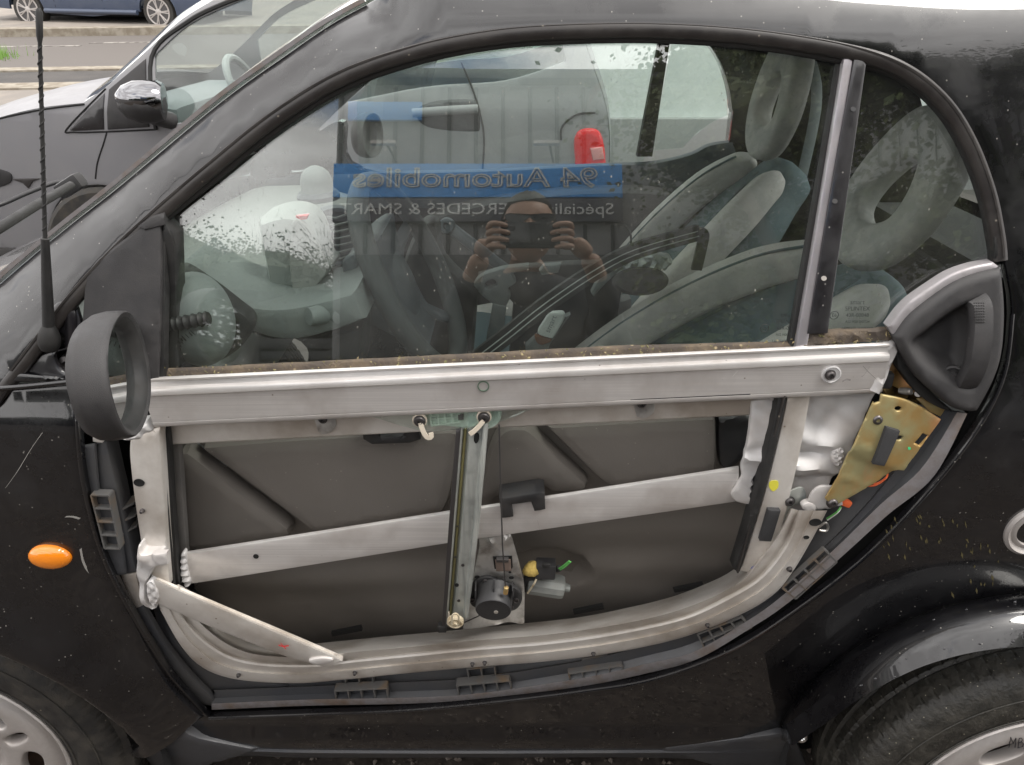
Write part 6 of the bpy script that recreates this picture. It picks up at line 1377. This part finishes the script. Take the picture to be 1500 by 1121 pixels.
tube('rub_strip', [fp(.45, .62, -.01), fp(2.35, .66, -.01)], .02, M['bluepaint'], fcx, seg=6)
for s_ in (0, 2.7):
    for o_, sg in ((.03, 1), (1.72, -1)):
        c = fp(s_, .315, o_); d = -side * sg
        t_ = lathe('wheel', [(.20 * k_, 0), (.29 * k_, -.01), (.312 * k_, .02), (.315 * k_, .10), (.31 * k_, .19), (.2 * k_, .2)], c, d, M['tyre'], fcx, 40)
        rim_ = lathe('rim', [(.225 * k_, -.006), (.215 * k_, -.006), (.205 * k_, .01), (.20 * k_, .05), (.0001, .055)], c, d, M['darksteel'], t_, 36)
        if sg == 1:
            lathe('rim_ring', [(.228 * k_, .0), (.226 * k_, -.012), (.20 * k_, -.010), (.198 * k_, .02), (.215 * k_, .03)], c, d, M['rim'], t_, 36)
            lathe('rim_hub', [(.06 * k_, .03), (.06 * k_, -.005), (.04 * k_, -.012), (.0001, -.012)], c, d, M['rim'], t_, 20)
            for i in range(7):
                for da in (-.10, .10):
                    a = 2 * math.pi * i / 7; e1 = fdir * math.cos(a) + Vector((0, 0, 1)) * math.sin(a); e2 = fdir * math.cos(a + da) + Vector((0, 0, 1)) * math.sin(a + da)
                    tube('rim_spoke', [c + e1 * .04 * k_ - d * .004, c + e2 * .212 * k_ - d * .004], .013 * k_, M['rim'], t_, seg=6)
# under-car shade body
rbox('underbody', (fp(1.35, .28, .9)), (2.2 * k_, 1.4 * k_, .12), M['carpet'], fcx, rot=Matrix.Rotation(math.atan2(fdir.y, fdir.x), 3, 'Z'), bev=0)
for i_, s_ in enumerate((3.55,)): lathe('tail_lamp', [(.10 * k_, 0), (.10 * k_, .02), (.0001, .03)], fp(3.45, .95, .0), side, M['redlens'], fcx, 16)
# ================================================================== THE PHOTOGRAPHER (mirrored in the side window)
M['skin'] = mat('skin', (.40, .25, .18), .5, bump=(200, .2)); M['shirt'] = mat('dark_tshirt', (.035, .037, .042), .9, bump=(300, .5)); M['hair'] = mat('dark_hair', (.02, .015, .012), .7, bump=(150, 1)); M['denim'] = mat('dark_denim', (.03, .04, .07), .9)
per = thing('person', 'photographer in dark top and sunglasses raising a phone, mirrored in the car window', 'person', (.05, -1.35, 0))
def skin_mesh(name, joints, edges, m, parent, lev=2, root=0):
    """joints: (x, y, z, rx, ry)"""
    me = bpy.data.meshes.new(name); me.from_pydata([j[:3] for j in joints], edges, []); me.materials.append(m)
    o = bpy.data.objects.new(name, me); COL.objects.link(o); 
    s = o.modifiers.new('skin', 'SKIN'); s.use_smooth_shade = True
    for i, j in enumerate(joints):
        q = me.skin_vertices[0].data[i]; q.radius = (j[3], j[4] if len(j) > 4 else j[3]); q.use_root = (i == root)
    d = o.modifiers.new('sub', 'SUBSURF'); d.levels = lev; d.render_levels = lev
    bpy.context.view_layer.update()
    em = bpy.data.meshes.new_from_object(o.evaluated_get(bpy.context.evaluated_depsgraph_get())); bpy.data.objects.remove(o)
    em.materials.clear(); em.materials.append(m); em.shade_smooth()
    q = bpy.data.objects.new(name, em); COL.objects.link(q); q.parent = parent; q.location = -world_off(parent); return q
cx, cy, DZ = .05, -1.36, -.055
J = [(cx, cy, .95, .15, .11), (cx, cy, 1.10, .145, .105), (cx, cy + .0, 1.25, .17, .115), (cx, cy + .01, 1.36, .12, .08), (cx, cy + .03, 1.44, .056, .056), (cx, cy + .07, 1.50, .052, .055),
     (cx - .19, cy + .01, 1.355, .062, .062), (cx - .26, cy + .09, 1.16, .047, .047), (cx - .25, cy + .13, 1.13, .044, .044), (cx - .15, cy + .40, 1.32, .028, .028), (cx - .128, cy + .46, 1.355, .026, .03),
     (cx + .19, cy + .01, 1.355, .062, .062), (cx + .27, cy + .09, 1.16, .047, .047), (cx + .26, cy + .13, 1.13, .044, .044), (cx + .17, cy + .40, 1.32, .028, .028), (cx + .145, cy + .46, 1.355, .026, .03),
     (cx - .10, cy, .86, .10, .10), (cx - .11, cy + .02, .48, .065, .065), (cx - .12, cy - .02, .09, .045, .045), (cx - .13, cy + .13, .04, .04, .035),
     (cx + .10, cy, .86, .10, .10), (cx + .11, cy + .02, .48, .065, .065), (cx + .12, cy - .02, .09, .045, .045), (cx + .13, cy + .13, .04, .04, .035)]
E_ = [(0, 1), (1, 2), (2, 3), (3, 4), (4, 5), (3, 6), (6, 7), (7, 8), (8, 9), (9, 10), (3, 11), (11, 12), (12, 13), (13, 14), (14, 15), (0, 16), (16, 17), (17, 18), (18, 19), (0, 20), (20, 21), (21, 22), (22, 23)]
J = [(a, b, c + (DZ if i < 9 or 10 < i < 14 else 0), d, e) for i, (a, b, c, d, e) in enumerate(J)]
body = skin_mesh('body', J, E_, M['skin'], per)
# clothes: same skeleton a little thicker, cut at sleeves and ankles
JT = [(a, b, c, d * 1.08 + .016, e * 1.08 + .016) for a, b, c, d, e in [J[0], J[1], J[2], (J[3][0], J[3][1], J[3][2], .20, .145)]] + [(a, b, c, d + .014, e + .014) for a, b, c, d, e in [J[6], J[7], J[8], J[9], J[11], J[12], J[13], J[14]]] + [(cx, cy + .02, 1.385, .10, .10)]
skin_mesh('jumper', JT, [(0, 1), (1, 2), (2, 3), (3, 4), (4, 5), (5, 6), (6, 7), (3, 8), (8, 9), (9, 10), (10, 11), (3, 12)], M['shirt'], per)
JP = [(cx, cy, .90, .155, .12), (cx - .10, cy, .86, .115, .115), (cx - .11, cy + .02, .48, .082, .082), (cx - .12, cy - .02, .12, .065, .065), (cx + .10, cy, .86, .115, .115), (cx + .11, cy + .02, .48, .082, .082), (cx + .12, cy - .02, .12, .065, .065)]
skin_mesh('trousers', JP, [(0, 1), (1, 2), (2, 3), (0, 4), (4, 5), (5, 6)], M['denim'], per)
# head
def blob(name, cen, rx, ry, rz, m, parent, disp=None, n=28, z0=-1.0, z1=1.0):
    v = []; f = []
    for i in range(n + 1):
        ph = math.pi * (i / n)
        for j in range(2 * n):
            th = math.pi * j / n; d = Vector((math.sin(ph) * math.cos(th), math.sin(ph) * math.sin(th), math.cos(ph)))
            k = 1 + (disp(d) if disp else 0); v.append(Vector(cen) + Vector((d.x * rx, d.y * ry, d.z * rz)) * k)
    for i in range(n):
        for j in range(2 * n): f.append((i * 2 * n + j, (i + 1) * 2 * n + j, (i + 1) * 2 * n + (j + 1) % (2 * n), i * 2 * n + (j + 1) % (2 * n)))
    return ob(name, v, f, m, parent, angle=70)
hc = Vector((cx, cy + .135, 1.518))
def face(d):
    k = 0
    k += .20 * math.exp(-((d.x / .13) ** 2 + ((d.z + .12) / .20) ** 2)) * (d.y > 0) * d.y     # nose
    k -= .06 * math.exp(-(((abs(d.x) - .33) / .17) ** 2 + ((d.z - .08) / .12) ** 2)) * (d.y > 0)
    k += .05 * math.exp(-((d.x / .3) ** 2 + ((d.z + .85) / .22) ** 2)) * (d.y > 0)
    k += .03 * math.exp(-((d.x / .3) ** 2 + ((d.z + .50) / .09) ** 2)) * (d.y > 0)
    k -= .12 * max(0, -d.z - .3) * (abs(d.x) + .2)
    return k
head = blob('head', hc, .078, .098, .118, M['skin'], per, face)
def hairf(d): return (.02 if (d.z > .42 + .25 * d.y or (d.y < .05 and d.z > -.45)) else -.12) + .02 * math.sin(23 * d.x) * math.sin(31 * d.z)
blob('hair', hc + Vector((0, -.004, .006)), .083, .103, .122, M['hair'], head, hairf)
for sg in (-1, 1): blob('ear', hc + Vector((sg * .08, -.005, -.005)), .010, .018, .032, M['skin'], head, n=10)
panel('sunglasses', catmull([(hc.x - .066, hc.z + .028), (hc.x, hc.z + .022), (hc.x + .066, hc.z + .028), (hc.x + .064, hc.z + .004), (hc.x + .035, hc.z - .012), (hc.x + .008, hc.z + .006), (hc.x - .008, hc.z + .006), (hc.x - .035, hc.z - .012), (hc.x - .064, hc.z + .004)], True, 4), M['paint'], head, thick=-.004, r=.001, grid=.01, surf=lambda x, z: hc.y + .104 - 3.5 * (x - hc.x) ** 2)
for sg in (-1, 1): tube('glasses_arm', [hc + Vector((sg * .066, .085, .018)), hc + Vector((sg * .082, .0, .012))], .003, M['rubber'], head, seg=6)
blob('jumper_collar', Vector((cx, cy + .03, 1.305)), .17, .12, .085, M['shirt'], per)
# phone, just behind the lens that takes the picture
ph = thing('phone', 'black smartphone held up in both hands by the photographer', 'phone', (.045, -.853, 1.405))
rbox('phone_body', (.045, -.8525, 1.405), (.150, .008, .074), M['paint'], ph, bev=.0035)
lathe('phone_lens', [(.008, -.0005), (.008, .001), (.006, .0015), (.0001, .001)], (0, -.8483, 1.425), (0, 1, 0), M['darksteel'], ph, 18)
# hands
def hand(sg):
    wx = cx + sg * .0; X = .045 + sg * .088
    wr = Vector((cx + (.145 if sg > 0 else -.128), cy + .46, 1.355)); pm = Vector((X + sg * .018, -.868, 1.398))
    skin_mesh('palm', [tuple(wr) + (.026, .026), tuple(wr.lerp(pm, .5)) + (.030, .024), tuple(pm) + (.030, .020)], [(0, 1), (1, 2)], M['skin'], body)
    for i in range(4):
        z = 1.432 - .004 * i; b = pm + Vector((-.0 * sg, .004, .026 - .017 * i)); L_ = (.88, 1, .95, .8)[i]
        pts = [b, b + Vector((-sg * .008, .022, .012 - .004 * i)), b + Vector((-sg * .036 * L_, .026, .010 - .004 * i)), b + Vector((-sg * .058 * L_, .020, .004 - .003 * i))]
        skin_mesh('finger', [tuple(p) + (r_, r_) for p, r_ in zip(pts, (.0095, .009, .008, .0068))], [(0, 1), (1, 2), (2, 3)], M['skin'], body, lev=1)
    t0 = pm + Vector((0, -.004, -.022)); pts = [t0, t0 + Vector((-sg * .02, -.006, .004)), t0 + Vector((-sg * .042, -.002, .016)), t0 + Vector((-sg * .055, 0, .024))]
    skin_mesh('thumb', [tuple(p) + (r_, r_) for p, r_ in zip(pts, (.013, .011, .0095, .008))], [(0, 1), (1, 2), (2, 3)], M['skin'], body, lev=1)
hand(-1); hand(1)
